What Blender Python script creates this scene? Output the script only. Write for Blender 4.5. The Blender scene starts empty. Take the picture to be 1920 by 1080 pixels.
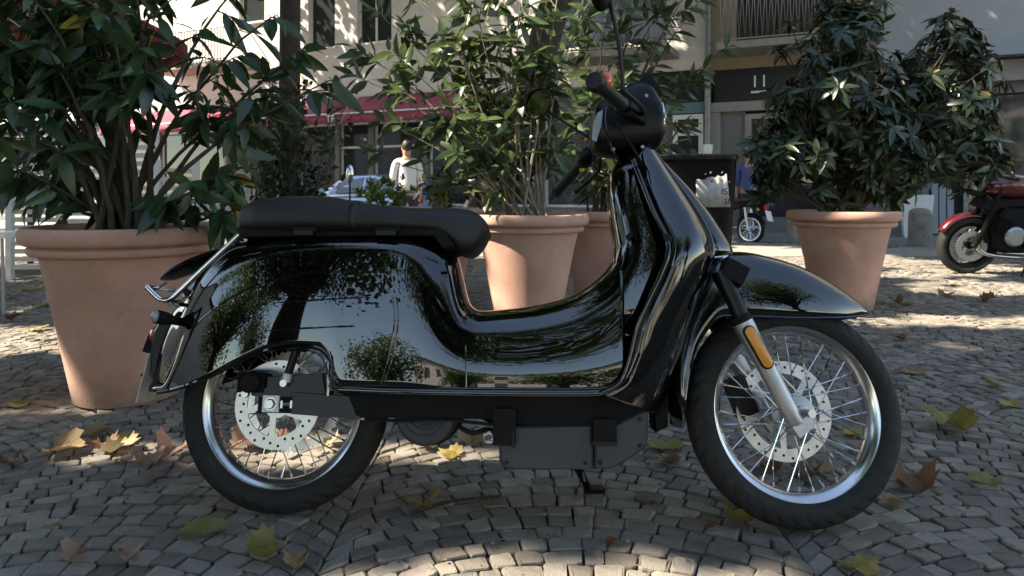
import bpy, bmesh, math, random
import numpy as np
from mathutils import Vector, Matrix, Euler, noise as mnoise

random.seed(7); rng = np.random.default_rng(7)
S = bpy.context.scene
COL = S.collection
rad = math.radians

# ------------------------------------------------------------------ camera, sky, sun, exposure
FPX, HOR, CAMH = 1300.0, 358.0, 0.844          # focal length and horizon in photo pixels, eye height in metres
cam = bpy.data.cameras.new('camera'); camo = bpy.data.objects.new('camera', cam); COL.objects.link(camo)
camo.location = (0, 0, CAMH); camo.rotation_euler = (rad(90), 0, 0)
cam.sensor_width = 36; cam.lens = 36*FPX/1920; cam.shift_y = -(540-HOR)/1920
cam.clip_start = .02; cam.clip_end = 2000
cam.dof.use_dof = True; cam.dof.focus_distance = 1.85; cam.dof.aperture_fstop = 9.0
S.camera = camo

SUN_EL, SUN_AZ = 46.0, -99.0                   # the sun stands to the left of the view
saz, sel = rad(SUN_AZ), rad(SUN_EL)
SUNV = Vector((math.sin(saz)*math.cos(sel), math.cos(saz)*math.cos(sel), math.sin(sel)))   # towards the sun
W = bpy.data.worlds.new('World'); S.world = W; W.use_nodes = True
wn = W.node_tree; bg = wn.nodes['Background']; sky = wn.nodes.new('ShaderNodeTexSky')
sky.sky_type = 'NISHITA'; sky.sun_disc = False; sky.sun_elevation = sel; sky.sun_rotation = saz; sky.dust_density = .1; sky.ozone_density = 3.0
hsv = wn.nodes.new('ShaderNodeHueSaturation'); hsv.inputs['Saturation'].default_value = .95; wn.links.new(sky.outputs[0], hsv.inputs['Color']); wn.links.new(hsv.outputs[0], bg.inputs[0]); bg.inputs[1].default_value = .13
sl = bpy.data.lights.new('sun', 'SUN'); slo = bpy.data.objects.new('sun', sl); COL.objects.link(slo)
sl.energy = 5.0; sl.angle = rad(.53); sl.color = (1, .97, .93)
slo.rotation_euler = (-SUNV).to_track_quat('-Z', 'Y').to_euler(); slo.location = SUNV*40
S.view_settings.view_transform = 'Standard'; S.view_settings.look = 'None'
S.view_settings.gamma = 1; S.view_settings.exposure = 1.8
S.view_settings.use_white_balance = True; S.view_settings.white_balance_temperature = 7900; S.view_settings.white_balance_tint = 8   # balanced for open shade
S.render.engine = 'CYCLES'
S.cycles.max_bounces = 8; S.cycles.transparent_max_bounces = 8

# ------------------------------------------------------------------ helpers
def P(px, py, Y):
    return Vector(((px-960)/FPX*Y, Y, CAMH+(HOR-py)/FPX*Y))
def G(px, py, z=0.0):
    Y = (CAMH-z)*FPX/(py-HOR); return Vector(((px-960)/FPX*Y, Y, z))
def toscreen(p):
    return (960+FPX*p[0]/p[1], HOR-FPX*(p[2]-CAMH)/p[1])

def prop(o, label=None, cat=None, group=None, kind=None):
    if label: o['label'] = label
    if cat: o['category'] = cat
    if group: o['group'] = group
    if kind: o['kind'] = kind
    return o
def empty(name, loc=(0,0,0), rot=(0,0,0)):
    o = bpy.data.objects.new(name, None); COL.objects.link(o); o.empty_display_size = .1
    o.location = loc; o.rotation_euler = rot; return o
def thing(name, label, cat, loc=(0,0,0), rot=(0,0,0), group=None):
    return prop(empty(name, loc, rot), label, cat, group)
def mobj(name, me, parent=None, mat=None):
    o = bpy.data.objects.new(name, me); COL.objects.link(o)
    if parent is not None: o.parent = parent
    if mat is not None and not me.materials: me.materials.append(mat)
    return o

def smooth(pts, k=6):
    pts = [Vector(p) for p in pts]; n = len(pts); out = []
    for i in range(n-1):
        p0 = pts[max(i-1,0)]; p1 = pts[i]; p2 = pts[i+1]; p3 = pts[min(i+2,n-1)]
        for j in range(k):
            t = j/k
            out.append(.5*((2*p1)+(p2-p0)*t+(2*p0-5*p1+4*p2-p3)*t*t+(3*p1-p0-3*p2+p3)*t**3))
    out.append(pts[-1]); return out

class MB:
    def __init__(s): s.v = []; s.f = []
    def add(s, vs, fs):
        b = len(s.v); s.v += [tuple(v) for v in vs]; s.f += [tuple(i+b for i in f) for f in fs]; return s
    def box(s, c, d, rot=None):
        c = Vector(c); R = rot if rot is not None else Matrix.Identity(3)
        vs = [c+R@Vector((x*d[0]/2, y*d[1]/2, z*d[2]/2)) for x in (-1,1) for y in (-1,1) for z in (-1,1)]
        return s.add(vs, [(0,1,3,2),(4,6,7,5),(0,4,5,1),(2,3,7,6),(0,2,6,4),(1,5,7,3)])
    def span(s, a, b):
        a = Vector(a); b = Vector(b); return s.box((a+b)/2, [abs(x) for x in (b-a)])
    def grid(s, rows, cu=False, cv=False):
        n = len(rows); m = len(rows[0]); vs = [p for r in rows for p in r]; fs = []
        for i in range(n if cu else n-1):
            for j in range(m if cv else m-1):
                fs.append((i*m+j, i*m+(j+1)%m, ((i+1)%n)*m+(j+1)%m, ((i+1)%n)*m+j))
        return s.add(vs, fs)
    def tube(s, pts, r, n=8, closed=False, caps=True):
        pts = [Vector(p) for p in pts]; N = len(pts)
        rs = r if hasattr(r, '__len__') else [r]*N
        rows = []; prev = None
        for i, p in enumerate(pts):
            if closed: t = pts[(i+1)%N]-pts[i-1]
            else: t = pts[min(i+1,N-1)]-pts[max(i-1,0)]
            if t.length < 1e-9: t = Vector((0,0,1))
            t.normalize()
            if prev is None:
                a = Vector((0,0,1)) if abs(t.z) < .9 else Vector((1,0,0))
                x = t.cross(a).normalized()
            else:
                x = prev-t*prev.dot(t)
                x = x.normalized() if x.length > 1e-6 else t.orthogonal().normalized()
            prev = x; y = t.cross(x)
            rows.append([p+(x*math.cos(2*math.pi*k/n)+y*math.sin(2*math.pi*k/n))*rs[i] for k in range(n)])
        b = len(s.v); s.grid(rows, closed, True)
        if caps and not closed:
            s.f.append(tuple(b+k for k in range(n))[::-1]); s.f.append(tuple(b+(N-1)*n+k for k in range(n)))
        return s
    def lathe(s, prof, n=48, c=(0,0,0), axis='z', a0=0, a1=2*math.pi, mod=None, closedprof=False):
        """profile (radius, offset along axis)"""
        c = Vector(c); rows = []; full = abs(a1-a0-2*math.pi) < 1e-6
        cnt = n if full else n+1
        for i in range(cnt):
            a = a0+(a1-a0)*i/n; row = []
            for j, (r, h) in enumerate(prof):
                if mod: r, h = mod(i, j, r, h)
                if axis == 'z': v = Vector((r*math.cos(a), r*math.sin(a), h))
                elif axis == 'y': v = Vector((r*math.cos(a), h, r*math.sin(a)))
                else: v = Vector((h, r*math.cos(a), r*math.sin(a)))
                row.append(c+v)
            rows.append(row)
        return s.grid(rows, full, closedprof)
    def prism(s, poly, y0, y1, bev=0.0):
        """poly in x,z extruded along y, optional bevelled rims"""
        n = len(poly); cx = sum(p[0] for p in poly)/n; cz = sum(p[1] for p in poly)/n
        def ring(y, k):
            out = []
            for x, z in poly:
                d = math.hypot(x-cx, z-cz) or 1
                out.append((x-(x-cx)/d*k, y, z-(z-cz)/d*k))
            return out
        sgn = 1 if y1 > y0 else -1
        rows = [ring(y0, 0), ring(y1, 0)] if not bev else [ring(y0, bev), ring(y0+sgn*bev, 0), ring(y1-sgn*bev, 0), ring(y1, bev)]
        b = len(s.v); s.grid(rows, False, True); k = len(rows)-1
        s.f.append(tuple(b+i for i in range(n))); s.f.append(tuple(b+k*n+i for i in range(n))[::-1]); return s
    def ball(s, c, r, n=12, m=8):
        c = Vector(c); r = r if hasattr(r, '__len__') else (r, r, r); rows = []
        for i in range(m+1):
            a = math.pi*i/m
            rows.append([c+Vector((r[0]*math.sin(a)*math.cos(2*math.pi*k/n), r[1]*math.sin(a)*math.sin(2*math.pi*k/n), r[2]*math.cos(a))) for k in range(n)])
        return s.grid(rows, False, True)
    def mesh(s, name, mat=None, sm=True, xf=None):
        me = bpy.data.meshes.new(name)
        vs = s.v if xf is None else [tuple(xf@Vector(v)) for v in s.v]
        me.from_pydata(vs, [], s.f)
        bm = bmesh.new(); bm.from_mesh(me); bmesh.ops.remove_doubles(bm, verts=bm.verts, dist=1e-6)
        bmesh.ops.recalc_face_normals(bm, faces=bm.faces); bm.to_mesh(me); bm.free()
        if mat: me.materials.append(mat)
        if sm:
            me.polygons.foreach_set('use_smooth', [True]*len(me.polygons)); me.set_sharp_from_angle(angle=rad(38))
        return me
    def build(s, name, mat, parent=None, sm=True, xf=None, solid=0, sub=0):
        o = mobj(name, s.mesh(name, mat, sm, xf), parent)
        if solid:
            m = o.modifiers.new('thickness', 'SOLIDIFY'); m.thickness = solid; m.offset = 0
        if sub:
            m = o.modifiers.new('smooth', 'SUBSURF'); m.levels = sub; m.render_levels = sub
        return o

# ------------------------------------------------------------------ materials
def nd(nt, t, **kw):
    n = nt.nodes.new(t)
    for k, v in kw.items(): setattr(n, k, v)
    return n
def mat(name, col, rough=.6, metal=0, coat=0, var=0.0, scale=8, bump=0.0, bscale=60, col2=None, rvar=0.0, island=0.0, spec=.5, trans=0.0, objrnd=False, dirt=None):
    m = bpy.data.materials.new(name); m.use_nodes = True; nt = m.node_tree; b = nt.nodes['Principled BSDF']
    b.inputs['Roughness'].default_value = rough; b.inputs['Metallic'].default_value = metal
    b.inputs['Coat Weight'].default_value = coat; b.inputs['Coat Roughness'].default_value = .03
    b.inputs['Specular IOR Level'].default_value = spec
    b.inputs['Base Color'].default_value = (*col, 1)
    tc = nd(nt, 'ShaderNodeTexCoord')
    L = nt.links.new
    colout = None
    if var or col2:
        ns = nd(nt, 'ShaderNodeTexNoise'); ns.inputs['Scale'].default_value = scale; ns.inputs['Detail'].default_value = 6; ns.inputs['Roughness'].default_value = .65
        L(tc.outputs['Object'], ns.inputs['Vector'])
        c2 = col2 if col2 else tuple(c*(1-var) for c in col)
        c1 = col if col2 else tuple(min(1, c*(1+var)) for c in col)
        rp = nd(nt, 'ShaderNodeValToRGB'); rp.color_ramp.elements[0].position = .32; rp.color_ramp.elements[1].position = .68
        rp.color_ramp.elements[0].color = (*c2, 1); rp.color_ramp.elements[1].color = (*c1, 1)
        L(ns.outputs['Fac'], rp.inputs[0]); colout = rp.outputs[0]
        if rvar:
            mr = nd(nt, 'ShaderNodeMapRange'); mr.inputs[3].default_value = max(0, rough-rvar); mr.inputs[4].default_value = min(1, rough+rvar)
            L(ns.outputs['Fac'], mr.inputs[0]); L(mr.outputs[0], b.inputs['Roughness'])
    if island:
        g = nd(nt, 'ShaderNodeNewGeometry'); oi = nd(nt, 'ShaderNodeObjectInfo')
        ad = nd(nt, 'ShaderNodeMath', operation='ADD'); fr = nd(nt, 'ShaderNodeMath', operation='FRACT')
        L(g.outputs['Random Per Island'], ad.inputs[0]); L(oi.outputs['Random'], ad.inputs[1]); L(ad.outputs[0], fr.inputs[0])
        mr = nd(nt, 'ShaderNodeMapRange'); mr.inputs[3].default_value = 1-island; mr.inputs[4].default_value = 1+island
        L(fr.outputs[0], mr.inputs[0])
        hs = nd(nt, 'ShaderNodeHueSaturation'); L(mr.outputs[0], hs.inputs['Value'])
        mh = nd(nt, 'ShaderNodeMapRange'); mh.inputs[3].default_value = .485; mh.inputs[4].default_value = .515
        ml = nd(nt, 'ShaderNodeMath', operation='MULTIPLY'); ml.inputs[1].default_value = 7.13; f2 = nd(nt, 'ShaderNodeMath', operation='FRACT')
        L(fr.outputs[0], ml.inputs[0]); L(ml.outputs[0], f2.inputs[0]); L(f2.outputs[0], mh.inputs[0]); L(mh.outputs[0], hs.inputs['Hue'])
        if colout: L(colout, hs.inputs['Color'])
        else: hs.inputs['Color'].default_value = (*col, 1)
        colout = hs.outputs[0]
    if dirt:
        n2 = nd(nt, 'ShaderNodeTexNoise'); n2.inputs['Scale'].default_value = dirt[1]; n2.inputs['Detail'].default_value = 8; n2.inputs['Roughness'].default_value = .7
        L(tc.outputs['Object'], n2.inputs['Vector'])
        mr = nd(nt, 'ShaderNodeMapRange'); mr.inputs[1].default_value = dirt[2]; mr.inputs[2].default_value = dirt[3]; L(n2.outputs['Fac'], mr.inputs[0])
        mx = nd(nt, 'ShaderNodeMix', data_type='RGBA'); L(mr.outputs[0], mx.inputs[0])
        if colout: L(colout, mx.inputs[6])
        else: mx.inputs[6].default_value = (*col, 1)
        mx.inputs[7].default_value = (*dirt[0], 1); colout = mx.outputs[2]
    if colout: L(colout, b.inputs['Base Color'])
    if bump:
        nb = nd(nt, 'ShaderNodeTexNoise'); nb.inputs['Scale'].default_value = bscale; nb.inputs['Detail'].default_value = 8; nb.inputs['Roughness'].default_value = .7
        L(tc.outputs['Object'], nb.inputs['Vector'])
        bp = nd(nt, 'ShaderNodeBump'); bp.inputs['Strength'].default_value = bump; bp.inputs['Distance'].default_value = .01
        L(nb.outputs['Fac'], bp.inputs['Height']); L(bp.outputs[0], b.inputs['Normal'])
    if trans:
        tr = nd(nt, 'ShaderNodeBsdfTranslucent'); ms = nd(nt, 'ShaderNodeMixShader'); ms.inputs[0].default_value = trans
        tcx = nd(nt, 'ShaderNodeHueSaturation'); tcx.inputs['Value'].default_value = 2.2; tcx.inputs['Saturation'].default_value = .955; tcx.inputs['Hue'].default_value = .485
        if colout: L(colout, tcx.inputs['Color'])
        else: tcx.inputs['Color'].default_value = (*col, 1)
        L(tcx.outputs[0], tr.inputs[0]); L(b.outputs[0], ms.inputs[1]); L(tr.outputs[0], ms.inputs[2])
        L(ms.outputs[0], nt.nodes['Material Output'].inputs['Surface'])
    return m
def glass(name, col=(.02,.025,.03), rough=.02):
    return mat(name, col, rough, 0, 0, spec=.7)

M = {}
M['paint'] = mat('gloss_black_paint', (.0018,.0019,.0022), .5, 0, 1.0, spec=0)
M['paint'].node_tree.nodes['Principled BSDF'].inputs['Coat IOR'].default_value = 1.85
M['paint'].node_tree.nodes['Principled BSDF'].inputs['Coat Roughness'].default_value = .012
M['satin'] = mat('satin_black', (.003,.003,.0032), .34, var=.3, scale=30, spec=.28)
M['matte'] = mat('matte_black', (.004,.004,.004), .75, var=.3, scale=20, spec=.25)
M['rubber'] = mat('tyre_rubber', (.010,.010,.010), .78, var=.35, scale=14, bump=.25, bscale=220, dirt=((.045,.042,.038), 25, .55, .8))
M['grip'] = mat('grip_rubber', (.008,.008,.008), .55, bump=.2, bscale=150)
M['leather'] = mat('seat_leather', (.011,.0105,.010), .46, var=.25, scale=12, bump=.28, bscale=260)
M['chrome'] = mat('chrome', (.78,.78,.80), .10, 1, var=.06, scale=25, rvar=.05)
M['steel'] = mat('brushed_steel', (.60,.60,.61), .32, 1, var=.12, scale=40, rvar=.12)
M['rimsteel'] = mat('rim_steel', (.60,.60,.61), .20, 1, var=.08, scale=25, rvar=.08)
M['disc'] = mat('brake_disc_steel', (.62,.61,.60), .36, .85, var=.12, scale=60, rvar=.1)
M['alu'] = mat('cast_aluminium', (.46,.47,.49), .40, .75, var=.1, scale=50, bump=.08, bscale=300)
M['battery'] = mat('grey_plastic', (.042,.042,.047), .6, var=.12, scale=18, bump=.12, bscale=500)
M['arm'] = mat('dark_blue_grey_metal', (.016,.018,.024), .45, var=.2, scale=20)
M['amber'] = mat('amber_plastic', (.75,.28,.02), .25, coat=.6, bump=.3, bscale=400)
M['red'] = mat('red_lens', (.45,.012,.012), .2, coat=.8)
M['orange'] = mat('orange_red_lens', (.8,.09,.04), .2, coat=.8)
M['yellow'] = mat('yellow_button', (.7,.5,.03), .4)
M['plate'] = mat('plate_grey', (.42,.41,.38), .5, var=.25, scale=20)
M['white'] = mat('white_plastic', (.75,.75,.74), .45)
M['mirror'] = mat('mirror_glass', (.85,.86,.87), .02, 1)
M['lens'] = glass('lens_glass', (.25,.26,.27))
M['terra'] = mat('terracotta', (.52,.295,.225), .82, var=.17, scale=3.5, bump=.22, bscale=90, dirt=((.20,.105,.075), 40, .60, .80))
def weather(m):
    # pale lime bloom in patches and splashed dirt round the foot
    nt = m.node_tree; b = nt.nodes['Principled BSDF']; src = b.inputs['Base Color'].links[0].from_socket; tc = nd(nt,'ShaderNodeTexCoord'); L = nt.links.new
    n1 = nd(nt,'ShaderNodeTexNoise'); n1.inputs['Scale'].default_value = 4.2; n1.inputs['Detail'].default_value = 9; n1.inputs['Roughness'].default_value = .72; L(tc.outputs['Object'], n1.inputs['Vector'])
    r1 = nd(nt,'ShaderNodeMapRange'); r1.inputs[1].default_value = .52; r1.inputs[2].default_value = .80; r1.inputs[4].default_value = .55; L(n1.outputs['Fac'], r1.inputs[0])
    m1 = nd(nt,'ShaderNodeMix', data_type='RGBA'); L(r1.outputs[0], m1.inputs[0]); L(src, m1.inputs[6]); m1.inputs[7].default_value = (.60,.47,.40,1)
    sx = nd(nt,'ShaderNodeSeparateXYZ'); L(tc.outputs['Object'], sx.inputs[0])
    n2 = nd(nt,'ShaderNodeTexNoise'); n2.inputs['Scale'].default_value = 16; n2.inputs['Detail'].default_value = 8; L(tc.outputs['Object'], n2.inputs['Vector'])
    ad = nd(nt,'ShaderNodeMath', operation='MULTIPLY_ADD'); ad.inputs[1].default_value = -.20; L(n2.outputs['Fac'], ad.inputs[0]); L(sx.outputs['Z'], ad.inputs[2])
    r2 = nd(nt,'ShaderNodeMapRange'); r2.inputs[1].default_value = .05; r2.inputs[2].default_value = -.09; r2.inputs[4].default_value = .6; L(ad.outputs[0], r2.inputs[0])
    m2 = nd(nt,'ShaderNodeMix', data_type='RGBA'); L(r2.outputs[0], m2.inputs[0]); L(m1.outputs[2], m2.inputs[6]); m2.inputs[7].default_value = (.13,.09,.065,1)
    L(m2.outputs[2], b.inputs['Base Color'])
weather(M['terra'])
M['soil'] = mat('potting_soil', (.035,.024,.017), .95, var=.4, scale=30, bump=.9, bscale=80)
M['leafA'] = mat('dark_glossy_leaf', (.026,.058,.018), .32, var=.35, scale=9, island=.4, trans=.14, spec=.55)
M['leafB'] = mat('light_laurel_leaf', (.052,.082,.029), .34, var=.35, scale=9, island=.45, trans=.22, spec=.5)
M['leafC'] = mat('rhododendron_leaf', (.024,.042,.017), .32, var=.35, scale=9, island=.45, trans=.08, spec=.5)
M['leafY'] = mat('yellowing_leaf', (.36,.25,.04), .5, var=.3, scale=12, trans=.25)
M['ivy'] = mat('ivy_leaf', (.022,.036,.014), .45, island=.4, trans=.1)
M['bush'] = mat('bright_bush_leaf', (.09,.15,.03), .45, island=.35, trans=.25)
M['canopy'] = mat('plane_tree_leaf', (.07,.115,.028), .5, island=.4, trans=.30)
M['bark'] = mat('dark_bark', (.040,.031,.023), .9, var=.45, scale=14, bump=.9, bscale=35)
M['stem'] = mat('shrub_stem', (.060,.048,.034), .8, var=.4, scale=20, bump=.4, bscale=80)
M['stemL'] = mat('pale_shrub_stem', (.20,.165,.115), .75, var=.35, scale=20, bump=.4, bscale=80)
M['cobble'] = mat('granite_sett', (.262,.228,.190), .80, col2=(.150,.130,.108), scale=16, bump=.55, bscale=120, island=.38, dirt=((.075,.068,.060), 5, .50, .80))
M['joint'] = mat('joint_sand', (.030,.027,.022), .95, var=.5, scale=30, bump=.9, bscale=120)
M['paving'] = mat('far_paving', (.26,.245,.22), .85, var=.22, scale=9, bump=.5, bscale=60, dirt=((.12,.11,.10), 18, .55, .75))
M['asphalt'] = mat('asphalt', (.075,.078,.085), .85, var=.25, scale=20, bump=.4, bscale=140)
M['kerb'] = mat('kerb_granite', (.24,.23,.215), .8, var=.2, scale=18, bump=.3, bscale=100)
M['stone'] = mat('bollard_stone', (.19,.18,.155), .85, var=.35, scale=14, bump=.5, bscale=70, dirt=((.06,.055,.045), 7, .5, .7))
M['plaster'] = mat('beige_plaster', (.67,.62,.575), .9, var=.06, scale=2, bump=.15, bscale=60, dirt=((.40,.36,.32), 1.3, .55, .9))
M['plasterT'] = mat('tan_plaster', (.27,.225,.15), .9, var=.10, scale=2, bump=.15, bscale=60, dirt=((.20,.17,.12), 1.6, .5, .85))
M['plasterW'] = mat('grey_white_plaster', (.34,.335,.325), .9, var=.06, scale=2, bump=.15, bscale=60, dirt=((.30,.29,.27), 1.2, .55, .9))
M['frame'] = mat('window_frame_white', (.70,.69,.68), .5)
M['pane'] = glass('window_glass', (.03,.034,.038), .04)
M['curtain'] = mat('pale_blind', (.44,.41,.37), .8, var=.1, scale=6)
M['darkwood'] = mat('dark_wood', (.050,.028,.020), .65, var=.35, scale=10)
M['steelrail'] = mat('painted_rail', (.30,.30,.31), .5)
M['darkpanel'] = mat('dark_shop_fascia', (.010,.011,.014), .35)
M['beam'] = mat('concrete_beam', (.26,.245,.22), .85, var=.12, scale=4)
M['greywall'] = mat('grey_shopfront', (.16,.158,.155), .7, var=.12, scale=5)
M['teal'] = mat('teal_fascia', (.10,.19,.20), .6)
M['awning'] = mat('red_awning_canvas', (.30,.045,.080), .8, var=.14, scale=4)
M['awningU'] = mat('dark_red_canvas', (.16,.012,.022), .85, var=.2, scale=5)
M['cloth'] = mat('blue_grey_balcony_cloth', (.25,.27,.33), .85, var=.15, scale=20)
M['zinc'] = mat('zinc_pipe', (.24,.235,.23), .5, .4, var=.25, scale=10)
M['bluegrey'] = mat('blue_grey_shutter', (.26,.29,.33), .6)
M['redbike'] = mat('dark_red_metallic', (.085,.004,.008), .3, .2, 1.0)
M['carblue'] = mat('pale_blue_car_paint', (.30,.40,.58), .25, .3, 1.0)
M['shirt'] = mat('white_shirt_cloth', (.74,.74,.74), .85, bump=.3, bscale=30)
M['blueshirt'] = mat('blue_cloth', (.06,.09,.24), .85, bump=.3, bscale=30)
M['trouser'] = mat('dark_trousers', (.02,.022,.03), .85)
M['skin'] = mat('skin', (.42,.25,.18), .55)
M['hair'] = mat('dark_hair', (.02,.014,.010), .6)
M['parasol'] = mat('dark_red_parasol_canvas', (.13,.016,.012), .85, var=.2, scale=4)
M['slat'] = mat('white_slat_paint', (.70,.69,.67), .6, var=.06, scale=8)
M['lit'] = mat('leaf_litter', (.13,.075,.035), .8, island=.5)
LEAFCOL = {'tan': (.34,.22,.095), 'brown': (.20,.095,.045), 'olive': (.27,.23,.06), 'green': (.25,.235,.075), 'yellow': (.42,.31,.075), 'pink': (.40,.24,.17), 'pale': (.44,.36,.20)}
for k, c in LEAFCOL.items():
    M['fl_'+k] = mat('fallen_leaf_'+k, c, .6, col2=tuple(x*.5 for x in c), scale=22, bump=.4, bscale=70, trans=.12)
# ================================================================== SETTING: ground, paving, road
KS = math.tan(rad(24.85))                      # the street and its facades run at an angle to the view
def sheet(name, poly, z, m, parent=None):
    me = bpy.data.meshes.new(name); me.from_pydata([(x, y, z) for x, y in poly], [], [tuple(range(len(poly)))]); me.materials.append(m)
    return mobj(name, me, parent)
prop(sheet('ground', [(-300,-300),(300,-300),(300,300),(-300,300)], -.17, M['paving']), kind='structure')
KY = 13.0
pav = prop(sheet('pavement', [(-30,-9),(30,-9),(30,9.0),(-30,9.0)], -.013, M['joint']), kind='structure')
prop(sheet('plaza', [(-40,-40),(40,-40),(40,-9.004),(-40,-9.004)], -.004, M['paving']), kind='structure')
prop(sheet('paved_square', [(-30,9.0),(8.63,9.0),(-30,KY+30*KS)], -.004, M['paving']), kind='structure')
prop(sheet('road', [(-36,KY+36*KS+.12),(20,KY-20*KS+.12),(20,KY-20*KS+9),(-36,KY+36*KS+9)], -.12, M['asphalt']), kind='structure')
FR = Matrix.Translation((0,17.0,0)) @ Matrix.Rotation(-rad(24.85), 4, 'Z')   # facade frame: x along, y into the building
FRi = FR.inverted()
def F(px, py, d=0.0):
    o = FRi@Vector((0,0,CAMH)); e = FRi.to_3x3()@Vector(((px-960)/FPX, 1, (HOR-py)/FPX))
    t = (d-o.y)/e.y; p = o+e*t; return p.x, p.z
sw = empty('sidewalk'); sw.matrix_world = FR; prop(sw, kind='structure')
MB().span((-30,-1.5,-.16), (24,-.004,.0)).build('slab', M['kerb'], sw, False)
kb = empty('kerb'); prop(kb, kind='structure')
kdir = Vector((1,-KS,0)).normalized(); kang = math.atan2(kdir.y, kdir.x)
kme = MB().prism([(-.49,-.16),(.49,-.16),(.49,.006),(-.49,.006)], -.07, .07, .008).mesh('kerbstone', M['kerb'], False)
p = Vector((-16,KY+16*KS+.06,0))
for i in range(30):
    o = mobj('kerbstone', kme, kb); o.location = p+kdir*i*1.0+Vector((0,0,random.uniform(-.006,.006))); o.rotation_euler.z = kang+random.uniform(-.006,.006)

# ------------------------------------------------------------------ granite setts laid in segmental arches
WF, RF, TH = 1.10, .78, .059
stones = []
for c in range(-9, 10):
    xc = .12+c*WF; ph = random.uniform(-.5,.5)*TH
    for k in range(-2, 176):
        y0 = k*TH+.2
        n = random.choice((16,17,17,18))
        xs = [-WF/2+WF*i/n+(random.uniform(-.014,.014) if 0 < i < n else 0) for i in range(n+1)]
        w0, w1 = random.uniform(-.004,.004), random.uniform(-.004,.004)
        for i in range(n):
            q = []
            for (xx, row) in ((xs[i],0),(xs[i+1],0),(xs[i+1],1),(xs[i],1)):
                x2 = xx*(1+row*.10*(1-abs(2*xx/WF)**3)) - (0 if row else 0)
                x2 = max(-WF/2, min(WF/2, x2))
                q.append((xc+x2, y0+ph+row*TH+math.sqrt(RF*RF-x2*x2)-RF+.11))
            cx = sum(a[0] for a in q)/4; cy = sum(a[1] for a in q)/4
            if not (.55 < cy < 8.96) or abs(cx) > .80*cy+1.1: continue
            stones.append((cx, cy, q))
def stone_geo(st, fine, local):
    cx, cy, q = st; gap = random.uniform(.0010,.0030)
    ctr = Vector((cx, cy)); Q = []
    for a in q:
        d = Vector(a)-ctr; l = d.length or 1
        Q.append(ctr+d*(max(.2, 1-gap*1.4/l))+Vector((random.uniform(-.003,.003), random.uniform(-.003,.003))))
    top = random.gauss(0,.0025)-.001; tx, ty = random.gauss(0,.045), random.gauss(0,.045)
    ring = []
    if fine:
        for i in range(4):
            a, b, cc = Q[i-1], Q[i], Q[(i+1)%4]; t = random.uniform(.05,.16)
            ring += [b+(a-b)*t, b+(cc-b)*t]
    else: ring = Q
    off = Vector((cx, cy)) if local else Vector((0,0))
    vs = []; n = len(ring)
    def z(p, dz): return top+dz+(p.x-cx)*tx+(p.y-cy)*ty
    levels = [(1.0,-.04,0),(1.0,-.0042,1),(.95,-.0010,1),(.80,.0,1)] if fine else [(1.0,-.05,0),(.99,-.005,1),(.88,.0,1)]
    for sc, dz, rnd in levels:
        for p_ in ring:
            pp = ctr+(p_-ctr)*sc
            vs.append((pp.x-off.x, pp.y-off.y, z(pp, dz)+(random.gauss(0,.0011) if rnd else 0)))
    fs = []; L_ = len(levels)
    for l in range(L_-1):
        for i in range(n): fs.append((l*n+i, l*n+(i+1)%n, (l+1)*n+(i+1)%n, (l+1)*n+i))
    fs.append(tuple((L_-1)*n+i for i in range(n)))
    return vs, fs
def inview(s):
    x, y = toscreen((s[0], s[1], 0)); return -20 < x < 1940 and y < 1100
vis = sorted([s for s in stones if inview(s)], key=lambda s: s[1])
big = vis[:300]; bigset = set(id(s) for s in big)
for s in big:
    vs, fs = stone_geo(s, True, True)
    me = bpy.data.meshes.new('cobblestone'); me.from_pydata(vs, [], fs); me.materials.append(M['cobble'])
    o = mobj('cobblestone', me, pav); o.location = (s[0], s[1], 0)
av, af = [], []
for s in stones:
    if id(s) in bigset: continue
    vs, fs = stone_geo(s, s[1] < 3.6, False); b = len(av); av += vs; af += [tuple(i+b for i in f) for f in fs]
me = bpy.data.meshes.new('cobblestones'); me.from_pydata(av, [], af); me.materials.append(M['cobble'])
prop(mobj('cobblestones', me, pav), kind='stuff')

# ================================================================== BUILDINGS along the street (facade frame)
def wall_holes(mb, a0, a1, z0, z1, holes, y0=0.0, dep=.22):
    xs = sorted(set([a0,a1]+[h[0] for h in holes]+[h[1] for h in holes])); zs = sorted(set([z0,z1]+[h[2] for h in holes]+[h[3] for h in holes]))
    for i in range(len(xs)-1):
        for j in range(len(zs)-1):
            cx, cz = (xs[i]+xs[i+1])/2, (zs[j]+zs[j+1])/2
            if any(h[0] < cx < h[1] and h[2] < cz < h[3] for h in holes): continue
            mb.add([(xs[i],y0,zs[j]),(xs[i+1],y0,zs[j]),(xs[i+1],y0,zs[j+1]),(xs[i],y0,zs[j+1])], [(0,1,2,3)])
    for (x0,x1,w0,w1) in holes:
        mb.add([(x0,y0,w0),(x0,y0+dep,w0),(x1,y0+dep,w0),(x1,y0,w0)], [(0,1,2,3)]); mb.add([(x0,y0,w1),(x0,y0+dep,w1),(x1,y0+dep,w1),(x1,y0,w1)], [(3,2,1,0)])
        mb.add([(x0,y0,w0),(x0,y0,w1),(x0,y0+dep,w1),(x0,y0+dep,w0)], [(0,1,2,3)]); mb.add([(x1,y0,w0),(x1,y0,w1),(x1,y0+dep,w1),(x1,y0+dep,w0)], [(3,2,1,0)])
    return mb
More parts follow.
